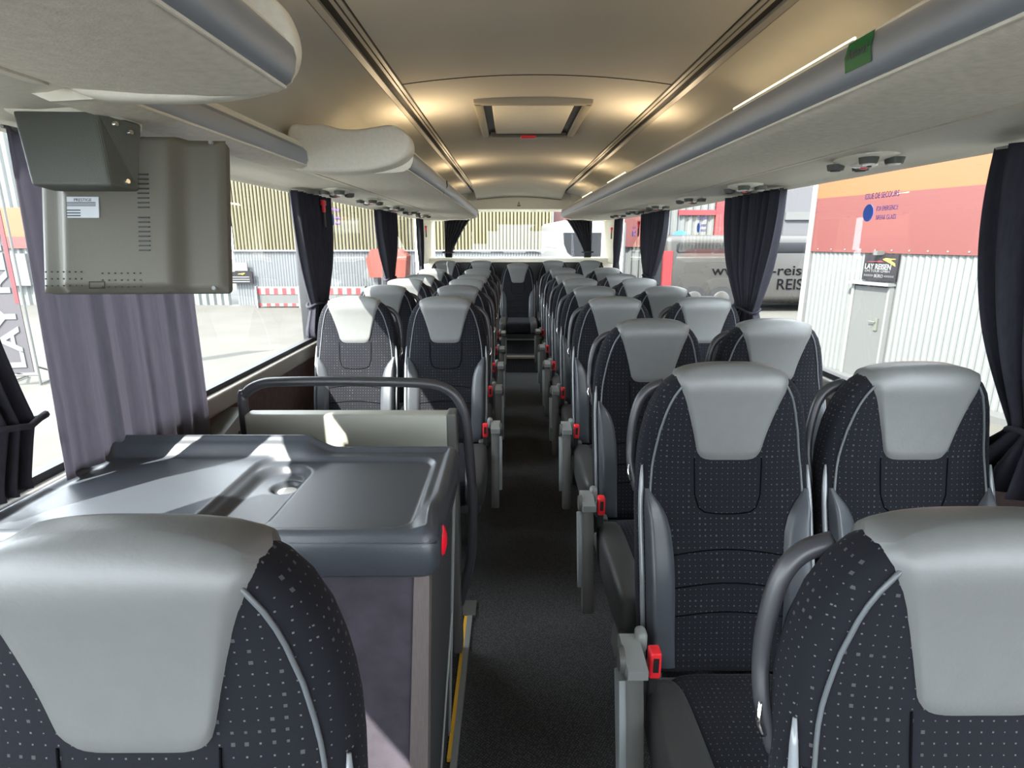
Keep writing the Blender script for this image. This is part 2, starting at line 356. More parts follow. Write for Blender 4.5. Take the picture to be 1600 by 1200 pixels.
# side walls: lower panel, ledge, header panel
GZ0, GZ1 = Z(-0.535), Z(0.235)
PIL = [(0.98, 1.08), (3.12, 3.24), (5.18, 5.30), (7.02, 7.2)]
k = 0
for nm, s, X in (('left', -1, WL), ('right', 1, WR)):
    if s < 0: b = MB(); b.rbox(X-0.05, X+0.01, 0.30, 0.60, Z(-0.6), Z(0.24), 0.01); struct(b.build('trim_35', M['ledge'], auto=40))  # added panel out of view, blocks sun from the nearest left seat
    b = MB()
    xa, xb = (X-0.06, X) if s < 0 else (X, X+0.06)
    b.box(xa, xb, Y0, Y1, -0.06, Z(-0.60))                              # lower wall
    if s < 0:
        b.box(xa, xb, Y0, 0.40, Z(-0.6), Z(0.7)) if False else None
    struct(b.build('wall_'+nm, M['maroon']))
    b = MB()
    lx = X-s*0.035
    b.rbox(min(lx, X+s*0.06), max(lx, X+s*0.06), Y0, Y1, Z(-0.62), Z(-0.545), 0.012)
    struct(b.build('trim_%d' % (12 if s < 0 else 13), M['ledge'], auto=40))
    b = MB(); b.box(min(X+s*.02, X-s*.012), max(X+s*.02, X-s*.012), Y0, Y1, Z(-0.55), Z(-0.525)); struct(b.build('trim_%d' % (14 if s < 0 else 15), M['seal']))
    # header panel between rack and window top, gently curved
    HP = [(0.83, 0.262), (0.90, 0.247), (1.0, 0.240), (1.10, 0.242), (1.16, 0.238), (1.20, 0.225), (1.215, 0.235), (1.24, 0.30), (1.26, 0.69)]
    n = len(HP)
    b = MB(); b.grid(lambda u, v: (CX+s*interp([(i/(n-1), HP[i][0]) for i in range(n)], u), Y0+(Y1-Y0)*v, Z(interp([(i/(n-1), HP[i][1]) for i in range(n)], u))), 32, 2)
    struct(b.build('trim_%d' % (16 if s < 0 else 17), M['cream'], smooth=True))
    # pillars
    for j, (ya, yb) in enumerate(PIL):
        b = MB(); b.rbox(min(X-s*0.02, X+s*0.05), max(X-s*0.02, X+s*0.05), ya, yb, Z(-0.58), Z(0.24), 0.012)
        struct(b.build('trim_%d' % (20+k), M['seal'] if j != 3 else M['felt'], auto=40)); k += 1
    # panes between pillars
    ed = [Y0]+[q for p in PIL for q in p]+[Y1]
    for j in range(0, len(ed), 2):
        if j == 8: continue
        b = MB(); gx = X+s*0.012; b.add([(gx, ed[j], Z(-0.54)), (gx, ed[j+1], Z(-0.54)), (gx, ed[j+1], Z(0.26)), (gx, ed[j], Z(0.26))], [(0, 1, 2, 3)])
        struct(b.build('window_%d' % (j//2+1+(10 if s > 0 else 0)), M['glass']))
    # blank beige side panel behind last pillar
    b = MB(); b.rbox(min(X-s*0.03, X+s*0.05), max(X-s*0.03, X+s*0.05), 7.15, Y1+0.1, Z(-0.3), Z(0.26), 0.01); struct(b.build('trim_%d' % (30 if s < 0 else 31), M['felt']))
# rear wall: bulkhead above the window, shelf below, pane
b = MB()
poly = [(-1.2, 0.235)]+[(-1.2, 0.7), (1.4, 0.7), (1.4, 0.235)]
b.prism([(x, Z(z)) for x, z in [(-0.56, 0.365), (-0.56, 0.47)]+[(CX-0.5+i/20, 0.47+0.035*(1-((i/20-0.5)/0.5)**2)) for i in range(21)]+[(0.76, 0.47), (0.76, 0.365)]], 'y', 7.42, 7.5)
struct(b.build('wall_rear', M['cream']))
b = MB(); b.box(WL-.06, -0.54, 7.40, 7.46, Z(0.235), Z(0.70)); b.box(0.74, WR+.06, 7.40, 7.46, Z(0.235), Z(0.70)); b.box(-0.56, 0.76, 7.46, 7.5, Z(0.47), Z(0.70))
b.box(WL-.06, WR+.06, 7.5, Y1+.12, Z(0.37), Z(0.70))
struct(b.build('trim_32', M['cream']))
b = MB(); b.rbox(WL-.06, WR+.06, 7.62, Y1+.1, Z(-0.34), Z(-0.24), 0.02); b.box(WL-.06, WR+.06, 7.66, Y1+.1, 0.37, Z(-0.3)); struct(b.build('trim_33', M['cream'], auto=40))
b = MB(); b.rbox(-1.0, 1.2, 7.58, 7.66, 0.37, Z(-0.29), 0.02); struct(b.build('trim_34', M['black']))
b = MB(); b.add([(WL-.05, Y1+.02, Z(-.28)), (WR+.05, Y1+.02, Z(-.28)), (WR+.05, Y1+.02, Z(.38)), (WL-.05, Y1+.02, Z(.38))], [(0, 1, 2, 3)]); struct(b.build('window_20', M['glass']))
# small printed notice on rear bulkhead
t = root('bulkhead_notice', 'tiny grey triangle warning print on the bulkhead above the rear window', 'notice', (0.10, 7.418, Z(0.425)))
b = MB(); b.box(-0.02, 0.02, -0.002, 0.002, -0.028, -0.006); b.build('print_block', M['ledge'], t)
b = MB(); b.prism([(-0.016, 0.002), (0.016, 0.002), (0, 0.03)], 'y', -0.002, 0.002); b.build('warning_triangle', M['ledge'], t)

# ------------------------------------------------------------ luggage racks
def ncurve(pts): return pts
def rack(name, s, ya, yb, nose, label, tip=None, cap_near=False, slim=False, group='overhead luggage racks'):
    t = root(name, label, 'luggage rack', (0, 0, 0), group)
    if slim:
        lower = [(0.800, 0.245), (0.82, 0.236), (0.90, 0.232), (0.93, 0.245)]
        strip = [(0.800, 0.245), (0.792, 0.262), (0.794, 0.290), (0.806, 0.303)]
        top = [(0.806, 0.303), (0.815, 0.318), (0.835, 0.325), (0.93, 0.32)]
    else:
        lower = [(0.472, 0.243), (0.485, 0.236), (0.52, 0.232), (0.60, 0.229), (0.70, 0.231), (0.80, 0.238), (0.832, 0.241), (0.836, 0.252), (0.86, 0.252), (0.862, 0.246), (0.90, 0.25)]
        strip = [(0.472, 0.243), (0.461, 0.250), (0.453, 0.265), (0.449, 0.285), (0.452, 0.302), (0.457, 0.308)]
        top = [(0.457, 0.308), (0.464, 0.313), (0.474, 0.322), (0.50, 0.330), (0.54, 0.326), (0.60, 0.30), (0.80, 0.29), (0.90, 0.285)]
    nseg = max(2, int((yb-ya)/0.5))
    def sweep(prof, m, nm, off=0):
        n = len(prof); tt = [i/(n-1) for i in range(n)]
        def f(u, v):
            y = ya+(yb-ya)*v
            a = interp(list(zip(tt, [p[0] for p in prof])), u); z = interp(list(zip(tt, [p[1] for p in prof])), u)
            if tip and y > tip:      # nose swings outward and thins at the rear end
                q = sstep(tip, yb, y); a = a+(0.86-a)*0.10*q; z = z+(0.245-z)*0.35*q
            return (CX+s*a, y, Z(z)+off)
        b = MB(); b.grid(f, n-1, nseg); return b.build(nm, m, t, auto=35)
    sweep(lower, M['felt'], 'underside_panel'); sweep(strip, M['silver'], 'front_strip'); sweep(top, M['cream'], 'rack_lip')
    # thin pale bead under strip
    b = MB(); p = lower[0]; b.tube([(CX+s*p[0], ya+(yb-ya)*i/4-0.0, Z(p[1])) for i in range(5)] if not tip else [(CX+s*p[0], ya, Z(p[1])), (CX+s*p[0], tip, Z(p[1]))], 0.0035, 8); b.build('bead', M['cream'], t)
    b = MB(); p = top[1]; b.tube([(CX+s*p[0], ya, Z(p[1])), (CX+s*p[0], tip or yb, Z(p[1]))], 0.0035, 8); b.build('bead', M['cream'], t)
    # end face closing the rack
    for y in ((ya, yb) if not cap_near else (yb,)):
        pr = lower[::-1]+strip[1:]+top[1:]
        if tip and y == yb:
            pr = [(a+(0.86-a)*0.10, z+(0.245-z)*0.35) for a, z in pr]
        b = MB(); b.prism([(CX+s*a, Z(z)) for a, z in pr], 'y', y-0.004, y+0.004); b.build('end_panel', M['cream'], t)
    return t
right_rack = rack('luggage_rack', 1, -0.9, 7.0, 0, 'long grey-beige overhead luggage rack with silver front strip, right of the aisle', tip=6.6)
left_rack = rack('luggage_rack', -1, 2.18, 7.0, 0, 'far overhead luggage rack left of the aisle with moulded beige end cap', tip=6.6)
near_rack = rack('luggage_rack', -1, -0.9, 1.03, 0, 'nearest overhead luggage rack at upper left ending in a curved flange')
slim_rack = rack('luggage_rack', -1, 1.085, 2.076, 0, 'narrow silver-fronted rack section above the monitor between the two left racks', slim=True)
# strip joint
b = MB(); b.tube([(CX-0.4485, 3.28, Z(0.31)), (CX-0.4475, 3.28, Z(0.28)), (CX-0.470, 3.28, Z(0.242))], 0.003, 6); b.build('strip_joint', M['groove'], left_rack)
# moulded cap on the far left rack
cap = [(0.862, 0.238), (0.78, 0.226), (0.66, 0.224), (0.56, 0.236), (0.49, 0.257), (0.452, 0.285), (0.443, 0.315), (0.452, 0.345), (0.478, 0.366), (0.51, 0.376), (0.56, 0.370), (0.62, 0.362), (0.68, 0.364), (0.74, 0.378), (0.79, 0.376), (0.83, 0.380), (0.856, 0.360), (0.864, 0.30)]
def cap_part(outline, y0, y1, parent, name, m, bev=0.012):
    c = Vector((sum(p[0] for p in outline)/len(outline), sum(p[1] for p in outline)/len(outline)))
    P = [Vector((p[0], p[1], 0)) for p in outline]; S = smooth_path(P+[P[0]], 5)[:-1]
    def ring(y, inset): 
        out = []
        for i, p in enumerate(S):
            tn = (S[(i+1) % len(S)]-S[i-1]).normalized(); nn = Vector((tn.y, -tn.x, 0))
            if nn.dot(Vector((p.x-c.x, p.y-c.y, 0))) < 0: nn = -nn
            q = p-nn*inset; out.append((CX-q.x, y, Z(q.y)))
        return out
    rings = [ring(y0, bev), ring(y0+bev*0.3, bev*0.3), ring(y0+bev, 0), ring(y1-bev, 0), ring(y1, bev*0.5)]
    v = [q for r in rings for q in r]; n = len(S); f = []
    for j in range(len(rings)-1):
        for i in range(n): f.append((j*n+i, j*n+(i+1) % n, (j+1)*n+(i+1) % n, (j+1)*n+i))
    f += [tuple(range(n)), tuple(range(len(v)-n, len(v)))]
    b = MB(); b.add(v, f); return b.build(name, m, parent, auto=45)
cap_part(cap, 2.08, 2.19, left_rack, 'end_cap', M['cream'])
# flange on the nearest rack
fl = [(0.83, 0.240), (0.78, 0.226), (0.66, 0.223), (0.58, 0.228), (0.51, 0.240), (0.466, 0.264), (0.45, 0.30), (0.456, 0.34), (0.48, 0.375), (0.54, 0.395), (0.62, 0.395), (0.75, 0.385), (0.815, 0.36), (0.838, 0.30)]
cap_part(fl, 1.02, 1.078, near_rack, 'end_flange', M['cream'], 0.016)

# light tubes on top of the racks: the lamps whose warm glow shows on the ceiling
gid = 0
for s in (-1, 1):
    for y, place in ((1.85, 'nearest the camera'), (4.6, 'midway along'), (6.3, 'at the rear end')):
        t = root('light_tube', 'thin warm light tube lying behind the %s rack lip, %s' % ('left' if s < 0 else 'right', place), 'light tube', (CX+s*(0.70 if s > 0 else 0.72), y, Z(0.453 if s > 0 else 0.40)), 'ceiling light tubes')
        if s < 0 and y < 1.9: t.location.y = 2.85
        b = MB(); b.tube([(0, -0.37, 0), (0, 0.37, 0)], 0.0032, 10); b.build('tube', M['tube'], t)
        b = MB()
        b.box(-0.004, 0.004, -0.37, 0.37, -0.0075, -0.0035)
        b.build('tube_holder', M['cream'], t)
for s in (-1, 1):
    for y, e in ((1.2, .35), (2.8, 0.65), (4.7, 0.55), (6.2, .4)):
        l = bpy.data.lights.new('ceiling_uplight', 'AREA'); l.energy = e; l.color = (1, 0.75, 0.46); l.size = 0.05; l.size_y = 0.22; l.shape = 'RECTANGLE'
        o = bpy.data.objects.new('ceiling_uplight', l); C.objects.link(o); o.location = (CX+s*0.545, y, Z(0.36))
        o.rotation_euler = (Vector((-s*0.16, 0, 0.22)).to_track_quat('-Z', 'X')).to_euler()

# green sticker on right rack strip
t = root('green_sticker', 'small green sticker with white scribble on the right rack silver strip', 'sticker', (CX+0.4495, 1.0, Z(0.287)))
Q = []
b = MB()
for v in [(0.012, -0.058, 0.022), (0.004, -0.06, -0.018), (0.0055, -0.01, -0.030), (0.004, 0.025, -0.022), (0.000, 0.03, 0.018)]: pass
b.grid(lambda u, v: (-0.0015+abs(v-0.5)*0.008-0.001, -0.035+0.07*u, -0.023+0.044*v), 6, 4)
b.build('sticker_sheet', M['green'], t)
text_mesh('print', 'Norsud', 0.022, M['white'], t, (-0.0035, 0, 0.0), (PI/2, 0, -PI/2), width=0.055, ext=0.0003, shear=0.3)

# ------------------------------------------------------------ roof hatch
t = root('roof_hatch', 'beige roof hatch with dark side slots and a red grip, set in the ceiling', 'roof hatch', (CX, 3.18, 0))
ya, yb = -0.45, 0.42
def frame(b, hx0, ya, yb, wd, z0, z1):
    b.rbox(-hx0, hx0, ya, ya+wd, z0, z1, 0.008); b.rbox(-hx0, hx0, yb-wd, yb, z0, z1, 0.008)
    b.rbox(-hx0, -hx0+wd, ya+0.01, yb-0.01, z0, z1, 0.008); b.rbox(hx0-wd, hx0, ya+0.01, yb-0.01, z0, z1, 0.008)
b = MB(); frame(b, 0.265, ya, yb, 0.040, Z(0.576), Z(0.612)); b.build('outer_frame', M['ledge'] if False else mat('hatch_frame', (0.36, 0.33, 0.26), 0.5), t, auto=40)
b = MB(); b.box(-0.23, 0.23, ya+0.03, yb-0.03, Z(0.590), Z(0.5995)); b.build('backing', M['black'], t)
b = MB(); b.rbox(-0.185, 0.185, ya+0.045, yb-0.13, Z(0.578), Z(0.594), 0.007)
b.ball((0, ya+0.07, Z(0.578)), 0.10, 0.02, 0.006); b.build('hatch_panel', M['cream'], t, auto=40)
b = MB(); b.rbox(-0.215, 0.215, yb-0.125, yb-0.045, Z(0.574), Z(0.592), 0.008); b.build('latch_bar', M['bracket'], t, auto=40)
b = MB(); b.rbox(-0.045, 0.045, yb-0.11, yb-0.06, Z(0.562), Z(0.578), 0.008); b.build('red_grip', M['red'], t, auto=40)

# ------------------------------------------------------------ service units under racks
def service_unit(s):
    t = root('service_unit', '', 'overhead service unit', (0, 0, 0), 'overhead lamp and air nozzle units')
    b = MB(); b.ball((0, 0, 0.012), 0.065, 0.14, 0.022, 24, 10); b.build('housing', M['cream'], t, smooth=True)
    for q, (x, y) in enumerate(((-0.038, -0.085), (0.038, -0.085), (-0.04, 0.085), (0.04, 0.085))):
        nz_ = -0.006
        b = MB(); b.tube([(x, y, 0.0), (x, y, -0.010), (x, y, -0.018)], lambda w_: 0.027-0.004*w_, 18); o = b.build('reading_lamp' if q < 2 else 'air_nozzle', M['bracket'] if q < 2 else M['shell'], t, auto=40)
        b = MB(); b.disc((x, y, -0.018), (0, 0, -1), 0.018, 0.003, 16, 0.014); b.build('lens' if q < 2 else 'vane', M['lens'] if q < 2 else M['black'], o)
    b = MB(); b.ball((0, 0, -0.012), 0.035, 0.045, 0.008, 16, 8); b.build('switch_plate', M['lens'], t, smooth=True)
    b = MB(); b.disc((0, 0, -0.018), (0, 0, -1), 0.009, 0.005, 14); b.build('call_button', M['red'], t)
    for e in (-1, 1):
        b = MB(); b.disc((0, e*0.028, -0.016), (0, 0, -1), 0.007, 0.005, 12); b.build('light_button', M['shell'], t)
    return t
ordw = ['first', 'second', 'third', 'fourth', 'fifth', 'sixth', 'seventh']
su = service_unit(1)
first = True
for s, ys in ((1, [1.86, 2.78, 3.6, 4.4, 5.2, 6.0]), (-1, [3.05, 3.75, 4.5, 5.3, 6.0])):
    for i, y in enumerate(ys):
        lab = 'overhead reading lamp and air nozzle unit, %s from the camera on the %s side' % (ordw[i], 'right' if s > 0 else 'left')
        loc = (CX+s*0.985, y, Z(0.232))
        if first: su.location = loc; su['label'] = lab; first = False
        else: dup(su, loc, lab)

# ------------------------------------------------------------ seats
HT, ZB = 1.208, 0.47
WT = [(0, 0), (0.0015, 0.045), (0.005, 0.075), (0.012, 0.105), (0.024, 0.130), (0.042, 0.151), (0.068, 0.170), (0.105, 0.187), (0.16, 0.202), (0.24, 0.212), (0.35, 0.217), (0.55, 0.216), (0.8, 0.205)]
WTI = [(x, d) for d, x in WT if d <= 0.35]
_yp = smooth_path([(d_, y_, 0) for d_, y_ in ((-0.05, -0.006), (0, 0), (0.05, 0.008), (0.10, 0.015), (0.17, 0.018), (0.235, 0.014), (0.32, -0.008), (0.42, -0.038), (0.52, -0.066), (0.62, -0.090), (0.74, -0.115), (0.85, -0.135))], 40)
YC = [interp([(p.x, p.y) for p in _yp], -0.05+i/500) for i in range(440)]
def wid(d): return interp(WT, d)
def dtop(x): return interp(WTI, min(abs(x), 0.2165))
def yc(z):      # lean of the backrest
    return YC[max(0, min(len(YC)-1, int((HT-z+0.05)*500)))]
def hth(d): return 0.054*math.sqrt(max(0, 1-(1-min(max(d, 0)/0.07, 1))**2.2))*(1+0.12*sstep(0.2, 0.6, d))
PE = 3.3
def by(x, z, off=0, side=-1):
    """y of the backrest front (side=-1) or back (+1) at x, z; off inflates the body"""
    d = HT+off-z; wdt = wid(d)+off; a = min(1, abs(x)/max(wdt, 1e-5))
    y = (hth(d)+off)*(1-a**PE)**(1/PE)
    dish = 0.016*(1-a*a)*sstep(0.22, 0.45, d)-0.008*math.exp(-((d-0.52)/0.08)**2) if side < 0 else 0
    return yc(z)+side*(y-dish)
def seat_parts(t, s, arm=True, handle=True, cz=0.0):
    """s: side (+1/-1) on which armrest and grab handle sit"""
    # backrest body
    ds = [0.0, 0.0015, 0.005, 0.012, 0.024, 0.042, 0.068, 0.105, 0.14, 0.18, 0.22, 0.26, 0.30, 0.35, 0.40, 0.45, 0.5, 0.55, 0.6, 0.65, 0.7, 0.735]
    n = 56; v = []; f = []
    for d in ds:
        z = HT-d; wdt = max(wid(d), 0.001)
        for k in range(n):
            th = 2*PI*k/n; a = math.copysign(abs(math.cos(th))**(2/PE), math.cos(th)); sd = 1 if math.sin(th) >= 0 else -1
            x = wdt*a; v.append((x, by(x, z, 0, sd), z))
    for j in range(len(ds)-1):
        for k in range(n): f.append((j*n+k, j*n+(k+1) % n, (j+1)*n+(k+1) % n, (j+1)*n+k))
    f.append(tuple(range((len(ds)-1)*n, len(ds)*n)))
    b = MB(); b.add(v, f); back = b.build('backrest', M['fabric'], t, smooth=True)
    # headrest pad wrapping over the top
    def hw(dn): return 0.080+0.058*(1-min(1, dn/0.235))**1.15
    nu, nv = 26, 44
    def pad(u, vv):
        bb = -1+2*u; ph = vv
        if ph <= 0.62:
            q = math.sin(ph/0.62*PI/2); full = 0.235
        else:
            q = math.sin((1-(ph-0.62)/0.38)*PI/2); full = 0.14
        dn = full*(1-q); x = bb*(hw(dn) if ph <= 0.62 else hw(0)-0.02*(dn/0.14))
        corner = 0.030*abs(bb)**7
        e = min(1, (1-abs(bb))*14); e2 = min(1, min(vv, 1-vv)*26)
        ed = max(0.0, math.sqrt(1-(1-e)**2))*math.sqrt(max(0, 1-(1-e2)**2))
        off = -0.003+0.009*ed
        top = HT+off-max(0, dtop(x)-0.0)
        zl = HT-full+corner
        z = zl+(top-zl)*q
        z = min(z, top-1e-5)
        return (x, by(x, z, off, -1 if ph <= 0.62 else 1), z)
    b = MB(); b.grid(pad, nu, nv); b.build('headrest_pad', M['headleather'], t, smooth=True)
    # piping each side
    for sg in (-1, 1):
        P = []
        for i in range(30):
            d = 0.034+0.70*(i/29)**1.1
            a = 0.80+0.02*sstep(0, 0.1, d)+0.05*sstep(0.1, 0.32, d)
            x = sg*a*wid(d); P.append((x, by(x, HT-d)-0.001, HT-d))
        b = MB(); b.tube(P, 0.0030, 7); b.build('piping', M['piping'], t, smooth=True)
        # leather bolster
        XI = [(0.30, 0.192), (0.315, 0.182), (0.335, 0.165), (0.36, 0.150), (0.40, 0.139), (0.46, 0.133), (0.7, 0.130), (0.74, 0.128)]
        def bol(u, vv):
            d = 0.302+(0.725-0.302)*vv; xi = interp(XI, d); xo = 0.93*wid(d)
            x = xi+(xo-xi)*u; e = (0.25*sstep(0, 0.15, u)+0.75*u)*sstep(1.0, 0.86, u)*min(1, min(vv+0.02, 1.02-vv)*9)
            return (sg*x, by(x, HT-d, 0)-0.002-0.034*e, HT-d)
        b = MB(); b.grid(bol, 10, 26); b.build('side_bolster', M['leather'], t, smooth=True)
        P = []
        for i in range(16):
            d = 0.25+0.46*i/15; x = sg*0.965*wid(d); P.append((x, by(x, HT-d)-0.004, HT-d))
        b = MB(); b.tube(P, lambda w_: 0.0065*min(1, 0.4+w_*6), 8); b.build('side_trim', M['trim'], t, smooth=True)
    # stitched seams
    b = MB()
    def seam(pts, r=0.0017):
        b.tube([(x, by(x, HT-d)-0.0005, HT-d) for x, d in pts], r, 6)
    seam([(-0.082, 0.225), (-0.081, 0.28), (-0.080, 0.315), (-0.070, 0.345), (-0.055, 0.356), (-0.02, 0.36), (0.02, 0.36), (0.055, 0.356), (0.070, 0.345), (0.080, 0.315), (0.081, 0.28), (0.082, 0.225)])
    for d0 in (0.455, 0.53, 0.60):
        seam([(-0.138+0.276*i/12, d0-0.012*math.cos((i/12-0.5)*PI)) for i in range(13)])
    b.build('stitched_seam', M['seam'], t)
    # back shell
    b = MB(); b.grid(lambda u, vv: ((-1+2*u)*0.97*wid(0.10+0.65*vv), by((-1+2*u)*0.97*wid(0.10+0.65*vv), HT-0.10-0.65*vv, 0.0, 1)+0.006*min(1, 8*min(u, 1-u))+0.001, HT-0.10-0.65*vv), 14, 12)
    b.build('back_shell', M['shell'], t, smooth=True)
    if handle:
        P = smooth_path([(s*0.145, yc(HT-.05)+0.045, HT-0.060), (s*0.178, yc(HT-.07)+0.045, HT-0.075), (s*0.203, yc(HT-.1)+0.038, HT-0.105), (s*0.217, yc(HT-.16)+0.030, HT-0.16), (s*0.222, yc(HT-.22)+0.025, HT-0.22), (s*0.222, yc(HT-.28)+0.022, HT-0.27), (s*0.208, yc(HT-.33)+0.02, HT-0.33)], 5)
        b = MB(); b.tube(P, lambda w_: 0.0095+0.0045*(1-w_), 10); h = b.build('grab_handle', M['handle'], t, smooth=True)
        b = MB(); b.tube(smooth_path([(s*0.226, yc(HT-.25)+0.01, HT-0.265), (s*0.231, yc(HT-.27)+0.005, HT-0.285), (s*0.224, yc(HT-.3)+0.01, HT-0.305)], 4), 0.0035, 6, closed=False); b.build('bag_hook', M['chrome'], h, smooth=True)
    # cushion
    def cush(x0, x1, y0, y1, z0, z1, p, name, m, crown=0.0):
        z0 += cz; z1 += cz
        b = MB(); nr = 22; ny = 22
        v = []; f = []
        for j in range(ny+1):
            tt = -1+2*j/ny; tt = math.copysign(1-(1-abs(tt))**1.8, tt); sc = max(0.02, (1-abs(tt)**p)**(1/p))
            y = (y0+y1)/2+tt*(y1-y0)/2
            for k in range(nr):
                th = 2*PI*k/nr
                ax = math.copysign(abs(math.cos(th))**(2/p), math.cos(th)); az = math.copysign(abs(math.sin(th))**(2/p), math.sin(th))
                v.append(((x0+x1)/2+ax*(x1-x0)/2*sc, y, (z0+z1)/2+az*(z1-z0)/2*sc+crown*(y0-y)*0))
        for j in range(ny):
            for k in range(nr): f.append((j*nr+k, j*nr+(k+1) % nr, (j+1)*nr+(k+1) % nr, (j+1)*nr+k))
        f += [tuple(range(nr)), tuple(range(ny*nr, (ny+1)*nr))]
        b.add(v, f); return b.build(name, m, t if name == 'seat_cushion' else cu, smooth=True)
    cu = cush(-0.175, 0.175, -0.68, -0.17, 0.355, 0.500, 6, 'seat_cushion', M['fabric'])
    for sg in (-1, 1): cush(min(sg*0.125, sg*0.222), max(sg*0.125, sg*0.222), -0.685, -0.19, 0.35, 0.510, 4.5, 'cushion_bolster', M['leather_dk'])
    b = MB(); b.rbox(-0.20, 0.20, -0.62, -0.05, 0.31+cz*0.9, 0.365+cz, 0.012); b.rbox(-0.20, -0.17, -0.2, -0.12, 0.32+cz, 0.50+cz, 0.008); b.rbox(0.17, 0.20, -0.2, -0.12, 0.32+cz, 0.50+cz, 0.008); b.build('seat_frame', M['shell'], t, auto=40)
    for sg in (-1, 1) if cz == 0 else ():
        b = MB(); b.prism([(-0.52, 0.315), (-0.30, 0.315), (-0.24, 0.0), (-0.33, 0.0)], 'x', sg*0.13-0.016, sg*0.13+0.016); b.build('leg', M['armdk'], t)
    if arm:
        a = root('armrest', '', '', (0, 0, 0)); 
        bpy.data.objects.remove(a)
        x = s*0.258
        P0 = Vector((x, -0.245, 0.578)); dirv = Vector((0, -0.27, -0.963)).normalized(); pr = Vector((0, -0.963, 0.27))
        b = MB()
        outl = [(0.0, -0.030), (0.02, -0.034), (0.10, -0.034), (0.25, -0.028), (0.36, -0.020), (0.385, -0.005), (0.385, 0.012), (0.36, 0.026), (0.25, 0.034), (0.10, 0.040), (0.0, 0.038)]
        def plate(x0, x1, outl, m, name, par, bev=0.006):
            v = []; n_ = len(outl); f = []
            c = (sum(p[0] for p in outl)/n_, sum(p[1] for p in outl)/n_)
            for xx, sc in ((x0, 0.92), (x0+bev, 1.0), (x1-bev, 1.0), (x1, 0.92)):
                for (l, h) in outl:
                    l2 = c[0]+(l-c[0])*(1-(1-sc)*0.2); h2 = c[1]+(h-c[1])*sc
                    q = P0+dirv*l2+pr*h2; v.append((xx, q.y, q.z))
            for j in range(3):
                for k in range(n_): f.append((j*n_+k, j*n_+(k+1) % n_, (j+1)*n_+(k+1) % n_, (j+1)*n_+k))
            f += [tuple(range(n_)), tuple(range(3*n_, 4*n_))]
            b = MB(); b.add(v, f); return b.build(name, m, par, auto=40)
        ar = plate(x-0.019, x+0.019, outl, M['armdk'], 'armrest', t)
        sh = [(0.03, -0.030), (0.30, -0.012), (0.22, 0.030), (0.12, 0.036), (0.03, 0.034)]
        plate(min(x+s*0.017, x+s*0.034), max(x+s*0.017, x+s*0.034), sh, M['armsh'], 'armrest_cover', ar)
        b = MB(); b.prism([(-0.310, 0.602), (-0.20, 0.612), (-0.185, 0.60), (-0.19, 0.57), (-0.28, 0.572), (-0.310, 0.580)], 'x', x-0.021, x+0.023)
        b.rbox(min(x-s*0.015, x-s*0.042), max(x-s*0.015, x-s*0.042), -0.225, -0.185, 0.575, 0.628, 0.012)
        b.build('armrest_cap', M['armcap'], ar, auto=40)
        b = MB(); b.disc((x+s*0.02, -0.255, 0.588), (s, 0, 0), 0.030, 0.012, 20, 0.026); b.build('pivot_cover', M['armdk'], ar, auto=40)
        bu = MB(); xb = s*0.208
        bu.rbox(xb-0.013, xb+0.013, -0.268, -0.235, 0.545, 0.612, 0.005); buckle = bu.build('belt_buckle', M['red'], t, auto=40)
        b = MB(); b.box(xb-0.006, xb+0.006, -0.2705, -0.266, 0.565, 0.600); b.build('release_slot', M['black'], buckle)
        b = MB(); b.rbox(xb-0.011, xb+0.011, -0.255, -0.240, 0.44, 0.55, 0.004); b.build('belt_stalk', M['black'], buckle)
def make_seat(label, s, arm, handle=True, cz=0.0):
    t = root('coach_seat', label, 'seat', (0, 0, 0), 'coach seats'); seat_parts(t, s, arm, handle, cz); return t

XR, XRW, XL, XLW = 0.53, 0.985, -0.335, -0.80
RY = [y_+0.015 for y_ in (0.565, 1.325, 2.105, 2.90, 3.64, 4.42, 5.15, 5.93)]
LY = [2.93, 3.67, 4.38, 5.08, 5.88]
LZ = [0.006, 0.006, 0, -0.01, 0]; RZ = [0, 0, 0, 0.006, 0, 0, -0.01, 0.008]
pA = make_seat('nearest seat at the lower right, cut by the frame, with a white tag', -1, True)   # right aisle
pA.location = (XR+0.013, RY[0], -0.010)
# white tag on nearest right seat
b = MB(); b.rbox(-0.188, -0.166, by(-0.175, HT-.36)-0.008, by(-0.175, HT-.36)-0.004, HT-0.47, HT-0.325, 0.002); b.build('white_tag', M['white'], pA)
pA0 = pA
pA = None
nth = ['first', 'second', 'third', 'fourth', 'fifth', 'sixth', 'seventh']
def base_dup(src, loc, label):
    n = src.copy(); C.objects.link(n); n.location = loc; n['label'] = label
    for ch in list(src.children):
        if ch.name.startswith('white_tag'): continue
        c = ch.copy(); C.objects.link(c); c.parent = n
        for g in list(ch.children):
            d = g.copy(); C.objects.link(d); d.parent = c
    return n
for i in range(1, 8):
    lab = {1: 'large fully visible aisle seat right of the aisle, second from the camera, buckle showing'}.get(i, 'aisle seat in the %s visible row right of the aisle, counted from the camera' % (nth[i] if i < 7 else 'eighth'))
    base_dup(pA0, (XR, RY[i], RZ[i]), lab)
pW = make_seat('window seat under the right window, nearest the camera, behind the right edge seat', -1, False); pW.location = (XRW, RY[1], 0)
for i in range(2, 8):
    dup(pW, (XRW, RY[i], RZ[i]), 'window seat under the right windows, %s of that line from the camera' % nth[i-1])
pL = make_seat('shaded aisle seat behind the handrail partition, left of the aisle, front row', 1, True); pL.location = (XL, LY[0], LZ[0])
for i in range(1, 5):
    dup(pL, (XL, LY[i], LZ[i]), 'aisle seat left of the aisle, %s row behind the handrail partition' % nth[i])
